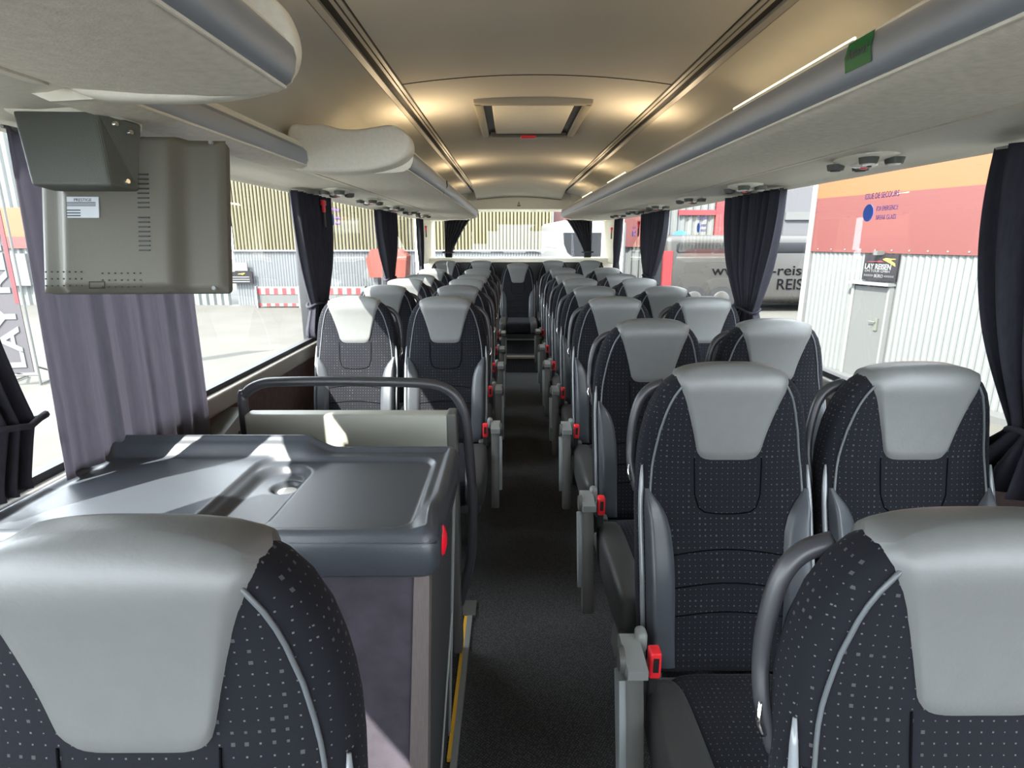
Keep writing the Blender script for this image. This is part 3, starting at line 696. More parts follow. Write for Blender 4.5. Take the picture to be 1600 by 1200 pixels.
pLW = make_seat('sunlit window seat beside the tied curtain, left side front row', 1, False); pLW.location = (XLW, LY[0], LZ[0])
for i in range(1, 5):
    dup(pLW, (XLW, LY[i], LZ[i]), 'window seat under the left windows, %s row behind the handrail partition' % nth[i])
# nearest left seat (in front of the console)
near = dup(pLW, (-0.375, 0.505, 0.02), 'huge nearest seat at the lower left, in front of the console')
for ch in list(near.children):
    if ch.name.startswith('grab_handle') or False:
        for g in list(ch.children): bpy.data.objects.remove(g)
        bpy.data.objects.remove(ch)
# rear bench of five
pB = make_seat('rear row seat facing straight up the aisle, lower than its neighbours', 1, False, False, 0.08); pB.location = (0.085, 7.12, 0.005)
for x, lab in ((-0.83, 'rear row seat in the left corner by the rear curtain'), (-0.375, 'rear row seat just left of the centre rear seat'),
               (0.54, 'rear row seat just right of the centre rear seat'), (1.005, 'rear row seat in the right corner below the rear curtain')):
    dup(pB, (x, 7.4, 0.03), lab)

# ------------------------------------------------------------ console (table over the stair well)
t = root('console_cabinet', 'dark blue-grey console table with recessed tray, carpet-clad body and red button', 'console', (0, 0, 0))
CXL, CXR, CY0, CY1, CZ = -1.075, -0.143, 0.985, 1.475, Z(-0.545)
def sdr(x, y, x0, x1, y0, y1, r):
    dx = abs(x-(x0+x1)/2)-(x1-x0)/2+r; dy = abs(y-(y0+y1)/2)-(y1-y0)/2+r
    return math.hypot(max(dx, 0), max(dy, 0))+min(max(dx, dy), 0)-r
def hz(x, y):
    z = 0.0
    din = -sdr(x, y, CXL, CXR, CY0, CY1, 0.03)           # distance inward from the edge
    z -= 0.012*sstep(0.018, 0.036, din)                  # inside of rim is lower
    z -= 0.022*(1-math.sqrt(max(0, 1-(1-min(din/0.02, 1))**2)))
    back = sstep(0.075, 0.03, CY1-y)*sstep(-0.47, -0.56, x)
    z += 0.034*back
    tray = sdr(x, y, -0.655, -0.195, 1.035, 1.415, 0.05)
    z -= 0.011*sstep(0.004, -0.012, tray)
    oval = sdr(x, y, -0.642, -0.50+0.01*(y-1.2), 1.03, 1.385, 0.066)
    z -= 0.020*sstep(0.002, -0.022, oval)
    hole = math.hypot((x+0.548)/1.0, (y-1.29)/1.0)
    z -= 0.012*sstep(0.040, 0.028, hole)
    # bump at near right corner
    z += 0.020*math.exp(-((x+0.170)/0.018)**2-((y-1.07)/0.06)**2)*sstep(0.0, 0.02, din)
    return CZ+z
b = MB(); b.grid(lambda u, v: (CXL+(CXR-CXL)*u, CY0+(CY1-CY0)*v, hz(CXL+(CXR-CXL)*u, CY0+(CY1-CY0)*v)), 220, 130)
top = b.build('table_top', M['console'], t, smooth=True)
b = MB(); b.disc((-0.548, 1.29, hz(-0.548, 1.29)+0.0012), (0, 0, 1), 0.022, 0.001, 24); b.build('drain_hole', M['lens'], top)
# rim skirt
def rr_loop(x0, x1, y0, y1, r, n=6):
    out = []
    for cx_, cy_, a0 in ((x1-r, y1-r, 0), (x0+r, y1-r, 90), (x0+r, y0+r, 180), (x1-r, y0+r, 270)):
        for i in range(n+1):
            a = math.radians(a0+90*i/n); out.append((cx_+r*math.cos(a), cy_+r*math.sin(a)))
    return out
b = MB(); R1 = rr_loop(CXL, CXR, CY0-0.002, CY1+0.002, 0.032); lv = [(CZ-0.020, 0.0), (CZ-0.028, 0.004), (CZ-0.085, 0.002), (CZ-0.095, -0.004), (CZ-0.097, -0.02)]
v = []; f = []; n = len(R1); cxx = (CXL+CXR)/2; cyy = (CY0+CY1)/2
for z, o_ in lv:
    for x, y in R1: v.append((cxx+(x-cxx)*(1+o_/0.47), cyy+(y-cyy)*(1+o_/0.245), z))
for j in range(len(lv)-1):
    for k in range(n): f.append((j*n+k, j*n+(k+1) % n, (j+1)*n+(k+1) % n, (j+1)*n+k))
b.add(v, f); b.build('table_rim', M['console'], t, auto=50)
b = MB(); BX = -0.165
# carpet clad body, narrowing toward the floor on the aisle side
b.add([(CXL+.01, 1.0, 0.0), (-0.235, 1.0, 0.0), (-0.19, 1.0, CZ-0.095), (CXL+.01, 1.0, CZ-0.095), (CXL+.01, 1.46, 0), (-0.235, 1.46, 0), (-0.19, 1.46, CZ-0.095), (CXL+.01, 1.46, CZ-0.095)],
      [(0, 1, 2, 3), (7, 6, 5, 4), (0, 4, 5, 1), (3, 2, 6, 7), (0, 3, 7, 4), (1, 5, 6, 2)]); b.build('carpet_body', M['purple'], t)
b = MB(); b.add([(-0.245, 0.992, 0), (-0.197, 0.992, 0), (-0.160, 0.992, CZ-0.09), (-0.190, 0.992, CZ-0.09), (-0.235, 1.03, 0), (-0.197, 1.03, 0), (-0.160, 1.03, CZ-0.09), (-0.19, 1.03, CZ-0.09)],
      [(0, 1, 2, 3), (7, 6, 5, 4), (0, 4, 5, 1), (3, 2, 6, 7), (0, 3, 7, 4), (1, 5, 6, 2)]); b.build('corner_post', M['brownpost'], t)
# ribbed rubber side panel
b = MB(); nr = 46
def xs_(z): return -0.197+0.037*(z/(CZ-0.09))
for i in range(nr):
    y = 1.032+0.40*i/nr
    for (z0_, z1_) in ((0.02, CZ-0.09),):
        b.add([(xs_(z0_)+0.0, y, z0_), (xs_(z0_)+0.003, y+0.0025, z0_), (xs_(z0_), y+0.006, z0_), (xs_(z1_), y, z1_), (xs_(z1_)+0.003, y+0.0025, z1_), (xs_(z1_), y+0.006, z1_)],
              [(0, 1, 4, 3), (1, 2, 5, 4)])
b.add([(xs_(0)-.001, 1.03, 0), (xs_(0)-.001, 1.45, 0), (xs_(CZ-.09)-.001, 1.45, CZ-.09), (xs_(CZ-.09)-.001, 1.03, CZ-.09), (xs_(0)-.03, 1.03, 0), (xs_(0)-.03, 1.45, 0), (xs_(CZ-.09)-.03, 1.45, CZ-.09), (xs_(CZ-.09)-.03, 1.03, CZ-.09)],
      [(0, 1, 2, 3), (4, 7, 6, 5), (0, 3, 7, 4), (1, 5, 6, 2)])
b.build('ribbed_rubber_panel', M['black'] if False else mat('ribbed_rubber', (0.03, 0.03, 0.031), 0.6), t)
b = MB(); b.tube([(xs_(0)+0.004, 1.455, 0.0), (xs_(CZ-.09)+.004, 1.455, CZ-.09)], 0.005, 8); b.tube([(xs_(0)+0.006, 1.10, 0.0), (xs_(0.45)+0.006, 1.44, 0.45)], 0.003, 8); b.build('metal_edge', M['chrome'] if False else M['armcap'], t)
# red button on the aisle side of the rim
t2 = MB(); t2.ball((CXR+0.001, 1.062, CZ-0.057), 0.011, 0.026, 0.033, 22, 12); btn = t2.build('stop_button', M['redlens'], t, smooth=True)
b = MB(); b.ball((CXR-0.001, 1.062, CZ-0.057), 0.006, 0.031, 0.038, 22, 10); b.build('button_bezel', M['black'], t, smooth=True)
# floor edge strip beside stairwell
t = root('step_edge_strip', 'yellow and white step edge strip on the floor beside the console', 'edge strip', (0, 0, 0))
b = MB(); b.box(-0.190, -0.178, 1.36, 2.02, 0.0, 0.012); b.build('yellow_stripe', M['yellow'], t)
b = MB(); b.box(-0.178, -0.158, 1.22, 2.02, 0.0, 0.014); b.build('white_stripe', M['armcap'], t)
b = MB(); b.box(-0.205, -0.145, 2.02, 2.12, 0.0, 0.014); b.build('dark_end_cap', M['armdk'], t)

# ------------------------------------------------------------ partition with handrail behind console
t = root('handrail_partition', 'partition with cream top board and dark tubular handrail behind the console', 'partition', (0, 0, 0))
b = MB(); b.rbox(-0.875, -0.195, 1.78, 1.84, 0.80, 0.945, 0.01); b.build('top_board', M['board'], t, auto=40)
b = MB(); b.rbox(-0.875, -0.20, 1.79, 1.83, 0.03, 0.80, 0.006); b.build('lower_panel', M['purple'], t)
b = MB(); b.rbox(-0.212, -0.178, 1.775, 1.845, 0.03, 0.95, 0.008); b.build('edge_post', M['armdk'], t)
P = smooth_path([(-0.885, 1.81, 0.02), (-0.885, 1.81, 0.5), (-0.885, 1.81, 0.955), (-0.870, 1.81, 1.010), (-0.82, 1.81, 1.040), (-0.75, 1.81, 1.048), (-0.55, 1.81, 1.05), (-0.35, 1.81, 1.046), (-0.25, 1.81, 1.038), (-0.195, 1.81, 1.012), (-0.163, 1.81, 0.965), (-0.148, 1.81, 0.90), (-0.138, 1.81, 0.75), (-0.132, 1.81, 0.60), (-0.140, 1.81, 0.42), (-0.165, 1.81, 0.30), (-0.185, 1.81, 0.22)], 6)
b = MB(); b.tube(P, 0.0165, 14); b.build('handrail', M['handle'], t, smooth=True)
# wall box between window ledge and partition
t = root('wall_flap', 'small grey flap bracket on the left wall under the window ledge', 'wall bracket', (0, 0, 0))
b = MB(); b.prism([(1.86, 0.80), (2.12, 0.87), (2.10, 0.76), (1.98, 0.70), (1.86, 0.70)], 'x', -1.10, -1.03); b.build('flap', M['armcap'], t)
b = MB(); b.disc((-1.03, 2.05, 0.79), (1, 0, 0), 0.006, 0.004, 10); b.build('screw', M['black'], t)

# ------------------------------------------------------------ monitor on bracket
t = root('ceiling_monitor', 'olive-grey flat monitor seen from the back, hanging below the left rack', 'monitor', (-0.790, 1.235, Z(0.050)), rz=math.radians(3))
t.rotation_euler.x = math.radians(-13)
HW, HH = 0.188, 0.160
b = MB(); b.rbox(-HW, HW, 0.018, 0.046, -HH, HH, 0.010, 4); body = b.build('screen_bezel', M['monitor'], t, auto=40)
b = MB()
def mback(u, v):
    x = -HW+2*HW*u; z = -HH+2*HH*v
    d = min(HW-abs(x), HH-abs(z)); y = 0.018-0.012*sstep(0, 0.012, d)-0.03*sstep(0.02, 0.055, min(HW-0.05-x if x > 0 else HW-0.02+x, HH-abs(z)+0.04))
    return (x, y, z)
b.grid(mback, 60, 50); b.build('rear_cover', M['monitor'], t, smooth=True)
b = MB()
for i in range(8): b.box(0.030, 0.052, -0.0262, -0.0236, 0.073-0.0095*i, 0.0755-0.0095*i)
for i in range(8): b.box(0.030, 0.052, -0.0262, -0.0236, -0.014-0.0095*i, -0.0115-0.0095*i)
b.build('vent_slots', M['black'], t)
b = MB()
for r_ in range(3):
    for c_ in range(7):
        b.box(-0.045+0.0125*c_, -0.0425+0.0125*c_, -0.0262, -0.0238, -0.127-0.014*r_, -0.1245-0.014*r_)
        b.box(-0.155+0.0115*c_, -0.1528+0.0115*c_, -0.0262, -0.0238, -0.124-0.014*r_, -0.1215-0.014*r_)
b.build('vent_holes', M['groove'], t)
b = MB(); b.tube([(-0.07, -0.0245, -0.143), (-0.04-0.0, -0.0245, -0.143), (-0.04, -0.0245, -0.156), (-0.07, -0.0245, -0.156)], 0.0011, 4, closed=True)
b.tube([(0.075, 0.006, 0.148), (0.097, 0.006, 0.148), (0.097, 0.006, 0.060), (0.075, 0.006, 0.060)], 0.0008, 4, closed=True); b.build('moulded_outline', M['groove'], t)
for x, z in ((0.163, 0.152), (0.163, -0.152), (-0.16, 0.15)):
    b = MB(); b.disc((x, 0.0075, z), (0, -1, 0), 0.0055, 0.004, 14, 0.004); b.build('screw', M['armcap'], t)
lb = MB(); lb.box(-0.108, -0.046, -0.0265, -0.0235, -0.014, 0.028); lab = lb.build('rating_label', M['label'], t)
text_mesh('label_heading', 'PRESTIGE', 0.0085, M['ink'], lab, (-0.077, -0.0268, 0.0215), (PI/2, 0, 0), width=0.034, ext=0.0002)
b = MB()
for i in range(3): b.box(-0.109, -0.052, -0.0270, -0.0264, 0.0095+0.0032*i, 0.0110+0.0032*i)
for i in range(3): b.box(-0.109, -0.082, -0.0270, -0.0264, -0.011+0.0055*i, -0.0088+0.0055*i)
b.build('label_lines', M['ink'], lab)
# bracket
br = root('tmp', '', ''); bpy.data.objects.remove(br)
b = MB()
P_ = [(-0.21, 0.188, -0.135), (0.055, 0.182, -0.135), (0.020, 0.030, -0.135), (-0.175, 0.040, -0.135)]
b.add([(-0.165, -0.085, 0.175), (-0.012, -0.085, 0.177), (0.008, -0.075, 0.035), (-0.140, -0.075, 0.035), (-0.150, -0.02, 0.178), (0.040, -0.02, 0.178), (0.034, -0.02, 0.040), (-0.135, -0.02, 0.040),
       ],
      [(0, 1, 2, 3), (4, 7, 6, 5), (0, 4, 5, 1), (3, 2, 6, 7), (0, 3, 7, 4), (1, 5, 6, 2)])
bk = b.build('mount_bracket', M['bracket'], t)
md = bk.modifiers.new('bev', 'BEVEL'); md.width = 0.006; md.segments = 3
for x, y, z in ((0.010, -0.060, 0.160), (0.026, -0.040, 0.152), (0.022, -0.048, 0.052)):
    b = MB(); b.disc((x, y, z), (0.9, -0.35, 0), 0.006, 0.006, 14, 0.0045); b.build('bolt', M['chrome'], bk)
b = MB(); b.rbox(-0.18, 0.02, -0.09, 0.02, 0.172, 0.20, 0.008); b.build('ceiling_plate', M['cream'], t, auto=40)

# ------------------------------------------------------------ curtains
def curtain(label, side, ya, yb, zt, zb, waist=None, depth=0.03, folds=9, m='curtain', tie=None, group='window curtains', x=None, seed=0, edge=None, lift=None):
    """hanging curtain along a side wall; waist=(z, y_center, half_width) gathers it"""
    t = root('window_curtain', label, 'curtain', (0, 0, 0), group)
    X = x if x is not None else ((WL+0.035) if side < 0 else (WR-0.035))
    def f(u, v):
        z = zt+((zb if lift is None else zb+lift[0]*(1-sstep(lift[1], lift[2], u)))-zt)*v; c0 = (ya+yb)/2; h0 = (yb-ya)/2; c = c0; h = h0
        if edge: 
            c += edge*v
        if waist:
            wz, wc, wh = waist
            if z > wz:
                q = ((zt-z)/(zt-wz)); q = q**2.0
            else:
                q = 1-0.55*min(1, (wz-z)/0.12)
            c = c0+(wc-c0)*q; h = h0+(wh-h0)*q
        y = c-h+2*h*u
        ph = u*folds*2*PI+1.3*math.sin(3*u+seed)+0.5*math.sin(v*3+seed)
        dx = depth*(math.sin(ph)+0.35*math.sin(2.3*ph+seed))*(0.75+0.25*v)
        if waist: dx *= (1-0.35*sstep(0.25, 0, abs(z-waist[0])))
        return (X-side*(0.0+dx*0.9+0.012), y+0.004*math.sin(ph*1.7), z)
    b = MB(); b.grid(f, folds*14, 44); o = b.build('curtain_cloth', M[m], t, smooth=True)
    sm = o.modifiers.new('thick', 'SOLIDIFY'); sm.thickness = 0.0012
    if tie:
        wz, wc, wh = waist
        b = MB(); b.tube([(X-side*0.012+0.045*math.cos(a*PI/8), wc+(wh+0.012)*math.sin(a*PI/8), wz+0.01*math.sin(a)) for a in range(16)], 0.007, 8, closed=True); b.build('tie_band', M[m], t, smooth=True)
    b = MB(); b.tube([(X-side*0.012, ya, zt-0.002), (X-side*0.012, yb, zt-0.002)], 0.004, 8); b.build('curtain_track', M['armcap'], t)
    return t
ZT = Z(0.228)
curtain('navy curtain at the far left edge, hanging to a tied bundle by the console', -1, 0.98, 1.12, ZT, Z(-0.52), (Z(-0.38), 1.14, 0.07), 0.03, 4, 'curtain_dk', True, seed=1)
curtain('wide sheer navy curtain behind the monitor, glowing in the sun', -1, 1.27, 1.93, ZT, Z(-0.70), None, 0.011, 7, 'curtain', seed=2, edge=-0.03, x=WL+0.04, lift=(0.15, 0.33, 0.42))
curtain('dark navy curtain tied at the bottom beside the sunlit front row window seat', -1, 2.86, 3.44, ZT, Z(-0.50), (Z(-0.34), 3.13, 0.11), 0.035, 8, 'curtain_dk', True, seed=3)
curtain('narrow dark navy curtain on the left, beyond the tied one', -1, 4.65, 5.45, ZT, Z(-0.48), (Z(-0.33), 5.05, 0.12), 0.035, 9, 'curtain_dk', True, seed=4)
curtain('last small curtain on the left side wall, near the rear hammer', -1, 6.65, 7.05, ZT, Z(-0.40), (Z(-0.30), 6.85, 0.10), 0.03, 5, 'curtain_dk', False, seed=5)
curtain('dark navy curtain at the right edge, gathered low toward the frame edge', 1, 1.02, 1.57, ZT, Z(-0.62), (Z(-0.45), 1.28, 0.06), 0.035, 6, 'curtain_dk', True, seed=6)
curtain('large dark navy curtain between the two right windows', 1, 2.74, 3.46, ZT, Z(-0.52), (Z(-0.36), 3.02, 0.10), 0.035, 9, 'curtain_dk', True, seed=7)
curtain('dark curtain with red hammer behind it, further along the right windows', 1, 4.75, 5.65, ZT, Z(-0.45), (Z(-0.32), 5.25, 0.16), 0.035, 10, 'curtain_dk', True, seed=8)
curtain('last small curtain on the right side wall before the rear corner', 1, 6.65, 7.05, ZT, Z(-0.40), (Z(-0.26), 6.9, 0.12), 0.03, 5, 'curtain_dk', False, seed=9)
# rear window curtains (hang across the rear window, tied to the sides)
for s, lab in ((-1, 'dark curtain drawn back at the left of the rear window'), (1, 'dark curtain drawn back at the right of the rear window')):
    t = root('window_curtain', lab, 'curtain', (0, 0, 0), 'window curtains')
    X = CX+s*1.0
    def f(u, v):
        z = Z(0.26)+(-0.26-0.24)*v; q = min(1, v/0.85)**0.8; wdt = 0.36-0.26*q
        x = X-s*wdt*u*1.0+0 if True else 0
        ph = u*7*2*PI+v; return (x, 7.98+0.03*math.sin(ph)*(1-0.4*q), z)
    b = MB(); b.grid(f, 90, 30); o = b.build('curtain_cloth', M['curtain_dk'], t, smooth=True); o.modifiers.new('thick', 'SOLIDIFY').thickness = 0.0015
    b = MB(); b.tube([(X-s*0.05+0.075*math.cos(a*PI/8), 7.98+0.045*math.sin(a*PI/8), Z(-0.17)) for a in range(16)], 0.012, 8, closed=True); b.build('tie_band', M['curtain_dk'], t, smooth=True)

# emergency hammers
def hammer(label, loc, s):
    t = root('emergency_hammer', label, 'emergency hammer', loc, 'emergency hammers'); t.scale = (0.75, 0.75, 0.75)
    b = MB(); b.rbox(-0.008, 0.008, -0.012, 0.012, -0.10, 0.06, 0.005); b.build('handle', M['black'], t)
    b = MB(); b.rbox(-0.014, 0.014, -0.03, 0.03, 0.045, 0.085, 0.008); b.rbox(-0.010, 0.010, -0.016, 0.016, 0.0, 0.05, 0.006); b.build('hammer_head', M['red'], t)
    return t
hammer('red and black emergency hammer in front of the tied left curtain', (WL+0.095, 3.20, Z(0.14)), -1)
hammer('emergency hammer on the beige rear side panel, left', (WL+0.045, 7.35, Z(0.10)), -1)
hammer('emergency hammer on the beige rear side panel, right', (WR-0.045, 7.35, Z(0.08)), 1)
hammer('emergency hammer in front of the further right curtain', (WR-0.10, 5.55, Z(0.1)), 1)

# emergency exit stickers on panes
def exit_sticker(label, x, y, z, s, sc=1.0):
    t = root('window_sticker', label, 'sticker', (x, y, z), 'emergency exit stickers')
    rz = -PI/2 if s > 0 else PI/2
    text_mesh('heading', 'ISSUE DE SECOURS', 0.030*sc, M['bluetxt'], t, (0, 0.0, 0.048*sc), (PI/2, 0, rz), width=0.20*sc, ext=0.0004)
    text_mesh('lower_text', "FOR EMERGENCY:", 0.024*sc, M['bluetxt'], t, (0, -0.045*s*sc, 0.0), (PI/2, 0, rz), width=0.125*sc, ext=0.0004)
    text_mesh('lower_text', "BREAK GLASS", 0.024*sc, M['bluetxt'], t, (0, -0.045*s*sc, -0.032*sc), (PI/2, 0, rz), width=0.115*sc, ext=0.0004)
    b = MB(); b.disc((0, 0.065*s*sc, -0.012*sc), (-s, 0, 0), 0.032*sc, 0.0012, 28); b.build('blue_disc', M['bluedot'], t)
    return t
exit_sticker('blue emergency exit sticker on the large right window', WR+0.008, 2.11, Z(0.105), 1, 0.95)
exit_sticker('blue emergency exit sticker on the second right window behind the large curtain', WR+0.008, 4.05, Z(0.09), 1, 1.0)
exit_sticker('blue emergency exit sticker on the third right window near the rear', WR+0.008, 6.25, Z(0.07), 1, 1.0)
exit_sticker('blue emergency exit sticker on the left window beyond the tied curtain', WL-0.008, 3.75, Z(0.13), -1, 1.0)

# ------------------------------------------------------------ outside
GZ = -1.1
b = MB(); b.box(-60, 60, -30, 80, GZ-0.2, GZ); struct(b.build('ground', M['asphalt']))
def corr(b, x0, x1, z0, z1, per, dep, y=0.0):
    n = int((x1-x0)/per); v = []
    pr = []
    for i in range(n):
        a = x0+i*per
        pr += [(a, 0), (a+per*0.25, 0), (a+per*0.5, -dep), (a+per*0.75, -dep)]
    pr.append((x0+n*per, 0))
    v = [(p[0], y+p[1], z0) for p in pr]+[(p[0], y+p[1], z1) for p in pr]; m = len(pr)
    b.add(v, [(i, i+1, m+i+1, m+i) for i in range(m-1)])
# rear facade
t = root('warehouse_facade', 'long corrugated warehouse wall, yellow-beige above pale grey, behind the coach', 'building', (0, 23.5, 0))
b = MB(); corr(b, -11.1, 1.7, Z(-0.43), 9, 0.14, 0.03); b.build('upper_cladding', M['beigewall'], t)
b = MB(); corr(b, -11.1, 1.7, GZ, Z(-0.45), 0.11, 0.016, -0.15); b.build('lower_cladding', M['greywall'], t)
b = MB(); b.box(-11.1, 1.7, -0.25, 0.1, Z(-0.47), Z(-0.41)); b.build('ledge_flashing', M['white'], t)
b = MB(); b.box(-11.1, 1.7, 0.0, 3, GZ, 9); b.build('building_core', M['greywall'], t)
t = root('left_annex', 'white corrugated building with red and orange band at the far left', 'building', (0, 23.4, 0))
b = MB(); corr(b, -27, -11.2, GZ, 9, 0.3, 0.08); b.build('cladding', M['whitewall'], t)
b = MB(); b.box(-27, -11.25, -0.16, -0.10, Z(0.1), Z(1.2)); b.build('red_band', M['exorange'], t)
b = MB(); b.box(-27, -11.25, -0.17, -0.11, Z(-0.35), Z(0.1)); b.build('dark_red_band', M['exred'], t)
b = MB(); b.box(-21, -19.2, -0.3, -0.16, Z(-1.8), Z(-0.55)); b.build('white_board', M['white'], t)
t = root('right_annex', 'white corrugated wall with red and orange lettering blocks beyond the parked coach', 'building', (0, 24.2, 0))
b = MB(); corr(b, 1.75, 16, GZ, 9, 0.3, 0.08); b.build('cladding', M['whitewall'], t)
b = MB(); b.box(1.75, 2.4, -0.2, -0.1, Z(0.45), Z(1.4)); b.box(4.3, 6.1, -0.2, -0.1, Z(-0.3), Z(3.0)); b.build('red_panel', M['exred'], t)
b = MB(); b.box(6.8, 8.3, -0.2, -0.1, Z(0.95), Z(1.15)); b.box(8.3, 8.75, -0.22, -0.1, Z(0.1), Z(1.6)); b.build('orange_panel', M['redpaint'], t)
b = MB(); b.disc((6.9, -0.2, Z(0.0)), (0, -1, 0), 0.35, 0.05, 24); b.build('round_sign', M['bluedot'], t)
b = MB(); b.box(10.9, 16, -0.6, -0.12, Z(-1.0), Z(3.5)); hall = b.build('hall_opening', M['exdark'], t)  # solid box, its dark colour painted for the shade inside the hall
b = MB(); b.box(10.9, 16, -0.7, -0.6, Z(0.75), Z(1.05)); b.build('pale_beam', M['exgrey'], hall)
# right building, obliquely alongside
P1 = Vector((6.40, 11.3)); P2 = Vector((7.42, 7.8)); dv = (P2-P1).normalized(); ang = math.atan2(dv.y, dv.x)
t = root('white_warehouse', 'white ribbed warehouse with orange and red bands outside the right windows', 'building', (P1.x-dv.x*0.75, P1.y-dv.y*0.75, 0), rz=ang)
# local x runs toward the camera, local -y faces the coach (flip below)
b = MB(); corr(b, 0, 22, GZ, Z(-0.24), 0.11, 0.02); b.build('ribbed_cladding', M['whitewall'], t)
b = MB(); b.box(0.02, 22, 0.0-0.05, 0.02, Z(-0.24), Z(0.79)); b.build('red_band', M['exred'], t)
b = MB(); b.box(0.02, 22, 0.0-0.05, 0.02, Z(0.79), Z(1.95)); b.build('orange_band', M['exorange'], t)
b = MB(); corr(b, 0, 22, Z(1.95), 7, 0.11, 0.03); b.build('upper_cladding', M['whitewall'], t)
b = MB(); b.box(-0.10, 0.03, -0.07, 0.1, GZ, 7); b.build('corner_trim', M['white'], t)
b = MB(); b.box(0.0, 22, 0.02, 6, GZ, 7); b.build('building_core', M['white'], t)
b = MB()
for i in range(60): b.box(0.2+i*0.33, 0.225+i*0.33, -0.06, -0.05, Z(-0.20), Z(-0.175))
b.build('rivet_row', M['white'], t)
LD = (Vector((0, 0)))
def wall_x(px):   # local x along the wall for a photo column, wall plane intersection
    k_ = (px-798)/890*0.9692+0.0
    O = Vector((P1.x-dv.x*0.75, P1.y-dv.y*0.75))
    # X = k*Y' with Y' about Y+0.1
    for i in range(1): pass
    s_ = (k_*(O.y)-O.x)/(dv.x-k_*dv.y); return s_
d0, d1 = wall_x(1350), wall_x(1412)
door = MB(); door.box(d0+0.06, d1-0.04, -0.10, -0.04, GZ+0.02, Z(-0.83)); door = door.build('door_leaf', M['exgrey'], t)
b = MB(); b.box(d0, d0+0.06, -0.12, -0.02, GZ, Z(-0.78)); b.box(d1-0.04, d1, -0.12, -0.02, GZ, Z(-0.78)); b.box(d0-0.04, d1+0.02, -0.2, -0.02, Z(-0.80), Z(-0.75)); b.build('door_frame', M['white'], t)
b = MB(); b.box(d1-0.20, d1-0.14, -0.13, -0.10, GZ+1.0, GZ+1.22); b.tube([(d1-0.17, -0.15, GZ+1.15), (d1-0.30, -0.15, GZ+1.15)], 0.012, 8); b.build('door_handle', M['bracket'], door)
s0, s1 = wall_x(1362), wall_x(1416)
sg_ = MB(); sg_.box(s0, s1, -0.09, -0.05, Z(-0.72), Z(-0.26)); sign = sg_.build('office_sign', M['signblk'], t)
sc_ = (s0+s1)/2; sw = s1-s0
text_mesh('sign_name', 'LAY REISEN', 0.13, M['white'], sign, (sc_-0.04, -0.094, Z(-0.480)), (PI/2, 0, 0), width=sw*0.78, ext=0.002, bold=0.004)
text_mesh('sign_subtitle', 'ON TOUR GMBH', 0.06, M['white'], sign, (sc_-0.04, -0.094, Z(-0.555)), (PI/2, 0, 0), width=sw*0.74, ext=0.002)
text_mesh('sign_office', '>>>>> BÜRO <<<<<', 0.08, M['white'], sign, (sc_, -0.094, Z(-0.64)), (PI/2, 0, 0), width=sw*0.9, ext=0.002)
b = MB(); b.prism([(sc_+0.06*sw, Z(-0.345)), (sc_+0.14*sw, Z(-0.325)), (sc_+0.44*sw, Z(-0.335)), (sc_+0.26*sw, Z(-0.352)), (sc_+0.42*sw, Z(-0.41)), (sc_+0.44*sw, Z(-0.455)), (sc_+0.30*sw, Z(-0.41))], 'y', -0.097, -0.09); b.build('yellow_swoosh', M['yellow'], sign)
b = MB(); b.prism([(sc_-0.45*sw, Z(-0.395)), (sc_, Z(-0.37)), (sc_+0.10*sw, Z(-0.39))], 'y', -0.097, -0.09); b.build('red_swoosh', M['redpaint'], sign)
b = MB(); b.box(sc_-0.06, sc_+0.02, -0.22, -0.05, Z(-0.27), Z(-0.2)); b.build('wall_lamp', M['exgrey'], t)
b = MB(); b.box(0, 22, -0.35, -0.05, GZ, GZ+0.10); b.build('concrete_kerb', M['exgrey'], t)

# parked coach on the right
t = root('parked_coach', 'grey parked coach with dark windows and web address along its side', 'coach', (9.0, 20.9, GZ))
b = MB(); b.rbox(-3.5, 5.4, 0, 2.5, 0.35, 2.75, 0.25, 4); b.build('body', M['coach'], t, auto=50)
b = MB(); b.rbox(-3.2, 5.2, -0.02, 2.4, 2.0, 2.6, 0.2, 4); b.build('window_band', M['glassdk'], t, auto=50)
b = MB(); b.box(-3.53, -3.2, -0.03, 0.5, 0.4, 2.2); b.build('red_end', M['redpaint'], t)
for x in (-2.35, -1.35, 4.2):
    b = MB(); b.disc((x, 0.3, 0.48), (0, -1, 0), 0.48, 0.36, 32); wh = b.build('wheel', M['black'], t, auto=40)
    b = MB(); b.disc((x, -0.06, 0.48), (0, -1, 0), 0.30, 0.03, 28, 0.24); b.build('hub', M['coach'], wh, auto=40)
text_mesh('side_text', 'www.lay-reisen.de', 0.5, M['matte'], t, (0.55, -0.02, 1.5), (PI/2, 0, 0), ext=0.01, width=4.6)
text_mesh('side_text', 'REISEN', 0.55, M['matte'], t, (1.45, -0.02, 1.0), (PI/2, 0, 0), ext=0.01, width=1.6)

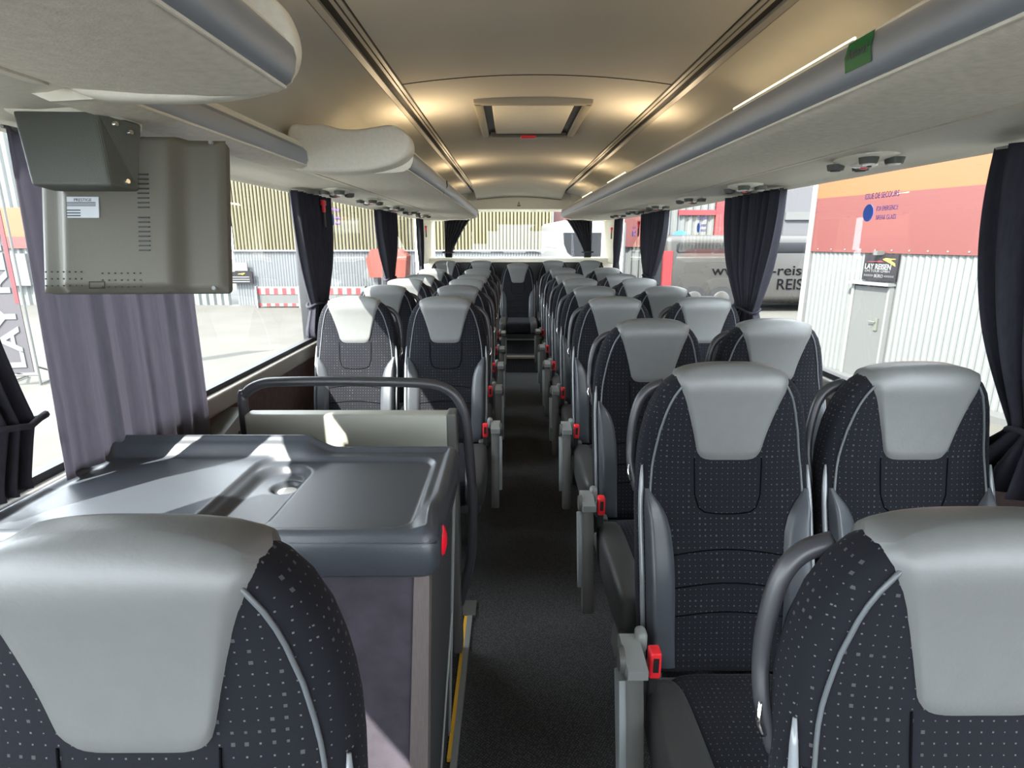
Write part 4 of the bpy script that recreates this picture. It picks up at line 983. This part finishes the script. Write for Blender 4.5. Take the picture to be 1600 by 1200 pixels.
# white van behind rear window
t = root('white_van', 'white high-roof van with dark windscreen parked behind the rear window', 'van', (1.50, 18.3, GZ), rz=math.radians(4.2))
b = MB(); b.rbox(0.0, 2.15, 0.0, 4.6, 0.35, 3.17, 0.16, 5); b.build('body', M['white'], t, auto=50)
b = MB(); b.prism([(0.12, 1.62), (0.20, 1.15), (0.42, 0.95), (1.9, 0.95), (1.92, 2.1), (0.05, 2.1)][::1] and [(0.12, 2.80), (0.16, 2.45), (0.27, 2.20), (0.45, 2.06), (1.95, 1.95), (2.05, 2.80)], 'y', -0.02, 0.02); b.build('windscreen', M['glassdk'], t)
b = MB(); b.prism([(0.5, 2.34), (3.6, 2.34), (3.8, 2.45), (3.7, 2.84), (0.7, 2.84)], 'x', -0.02, 0.01); b.build('side_window', M['vglass'], t)
for y in (0.9, 3.7):
    b = MB(); b.disc((0.28, y, 0.34), (-1, 0, 0), 0.34, 0.28, 28); b.build('wheel', M['black'], t, auto=40)

# barriers
bar0 = None
for i, (x, wd_, lab) in enumerate(((-9.05, 1.65, 'red and white striped barrier left of the tied curtain'), (-6.55, 1.75, 'red and white striped barrier seen right of the tied curtain'))):
    t = root('road_barrier', lab, 'barrier', (x, 22.4, GZ), 'road barriers')
    n = 10; w1 = b = MB(); r1 = MB()
    for k_ in range(n):
        (w1 if k_ % 2 else r1).box(-wd_/2+wd_*k_/n, -wd_/2+wd_*(k_+1)/n, -0.03, 0.03, 0.52, 0.76)
        (w1 if k_ % 2 else r1).box(-wd_/2+wd_*k_/n, -wd_/2+wd_*(k_+1)/n, -0.03, 0.03, 0.06, 0.17)
    w1.box(-wd_/2, wd_/2, -0.03, 0.03, 0.76, 0.82); w1.build('white_stripes', M['white'], t); r1.build('red_stripes', M['redpaint'], t)
    b = MB(); b.box(-wd_/2+.1, wd_/2, -0.01, 0.01, 0.17, 0.52); b.build('infill_panel', M['exgrey'], t)
    for e in (-1, 1):
        b = MB(); b.box(e*wd_/2-0.03, e*wd_/2+0.03, -0.12, 0.12, 0.0, 0.84); b.build('foot_post', M['white'], t)
# boards on the grey wall
t = root('white_notice_board', 'small white board on the pale grey wall above the black board', 'sign', (-10.9, 23.15, 0)); b = MB(); b.box(-0.55, 0.40, 0, 0.05, Z(-1.22), Z(-0.90)); b.build('board', M['white'], t)
t = root('black_notice_board', 'black board with white lines of text on the pale grey wall', 'sign', (-10.85, 23.15, 0)); b = MB(); b.box(-0.6, 0.52, 0, 0.05, Z(-1.72), Z(-1.25)); bb_ = b.build('board', M['signblk'], t)
b = MB()
for i in range(3): b.box(-0.35, 0.4, -0.01, 0, Z(-1.66+0.09*i), Z(-1.625+0.09*i))
b.build('text_lines', M['white'], bb_)
b = MB(); b.prism([(-0.05, Z(-1.34)), (0.25, Z(-1.30)), (0.15, Z(-1.37))], 'y', -0.01, 0); b.build('swoosh', M['yellow'], bb_)

# banner on steel stand, left
t = root('banner_stand', 'tall grey and red banner stand with large rotated letters outside the left window', 'banner', (-8.95, 10.1, GZ), rz=math.radians(12))
b = MB(); b.box(-0.24, 0.26, -0.02, 0.0, 0.25, 4.3); bn = b.build('banner_sheet', mat('banner_grey', (0.035, 0.032, 0.037), 0.7), t)
b = MB(); b.box(-0.24, -0.17, -0.024, -0.02, 0.25, 1.8); b.box(0.2, 0.26, -0.024, -0.02, 1.5, 4.0); b.build('red_edge', M['redpaint'], bn)
text_mesh('banner_text', 'LAY REISEN', 0.46, mat('banner_letters', (0.085, 0.088, 0.09), 0.7), bn, (0.02, -0.03, 2.0), (PI/2, -PI/2, 0), width=3.3, ext=0.004, bold=0.012)
b = MB()
for x in (-0.3, 0.32): b.tube([(x, 0.0, 0.0), (x, 0.0, 4.4)], 0.02, 8); b.tube([(x, 0, 0.35), (x, 0.8, 0.02)], 0.018, 8); b.tube([(x, 0, 0.03), (x, 0.8, 0.03)], 0.018, 8)
b.tube([(-0.3, 0, 0.2), (0.32, 0, 0.2)], 0.018, 8); b.build('steel_frame', M['exgrey'], t)

# orange loader beyond left windows
t = root('orange_loader', 'orange-red loading machine standing before the pale grey wall, left', 'machine', (-4.4, 21.6, GZ))
b = MB(); b.prism([(-0.75, 1.25), (0.55, 1.25), (0.62, 2.0), (0.35, 2.25), (-0.65, 2.25), (-0.85, 1.9)], 'y', -0.5, 0.5); b.prism([(0.0, 0.9), (0.5, 1.3), (-0.2, 1.3)], 'y', -0.3, 0.3); b.build('hopper', mat('loader_orange', (0.12, 0.016, 0.006), 0.6), t)
b = MB(); b.box(-0.7, 0.5, -0.4, 0.4, 0.35, 0.9); b.box(-0.65, -0.5, -0.3, 0.3, 0.8, 1.4); b.build('chassis', M['exgrey'], t)
for x in (-0.45, 0.35):
    b = MB(); b.disc((x, -0.3, 0.3), (0, -1, 0), 0.3, 0.2, 24); b.build('wheel', M['black'], t)
# beacon behind rear window
t = root('warning_beacon', 'small red beacon post behind the left of the rear window', 'beacon', (-1.55, 15, GZ))
b = MB(); b.tube([(0, 0, 0), (0, 0, 2.3)], 0.03, 8); b.build('post', M['armcap'], t)
b = MB(); b.ball((0, 0, 2.38), 0.1, 0.1, 0.1); b.build('red_lamp', M['redpaint'], t, smooth=True)
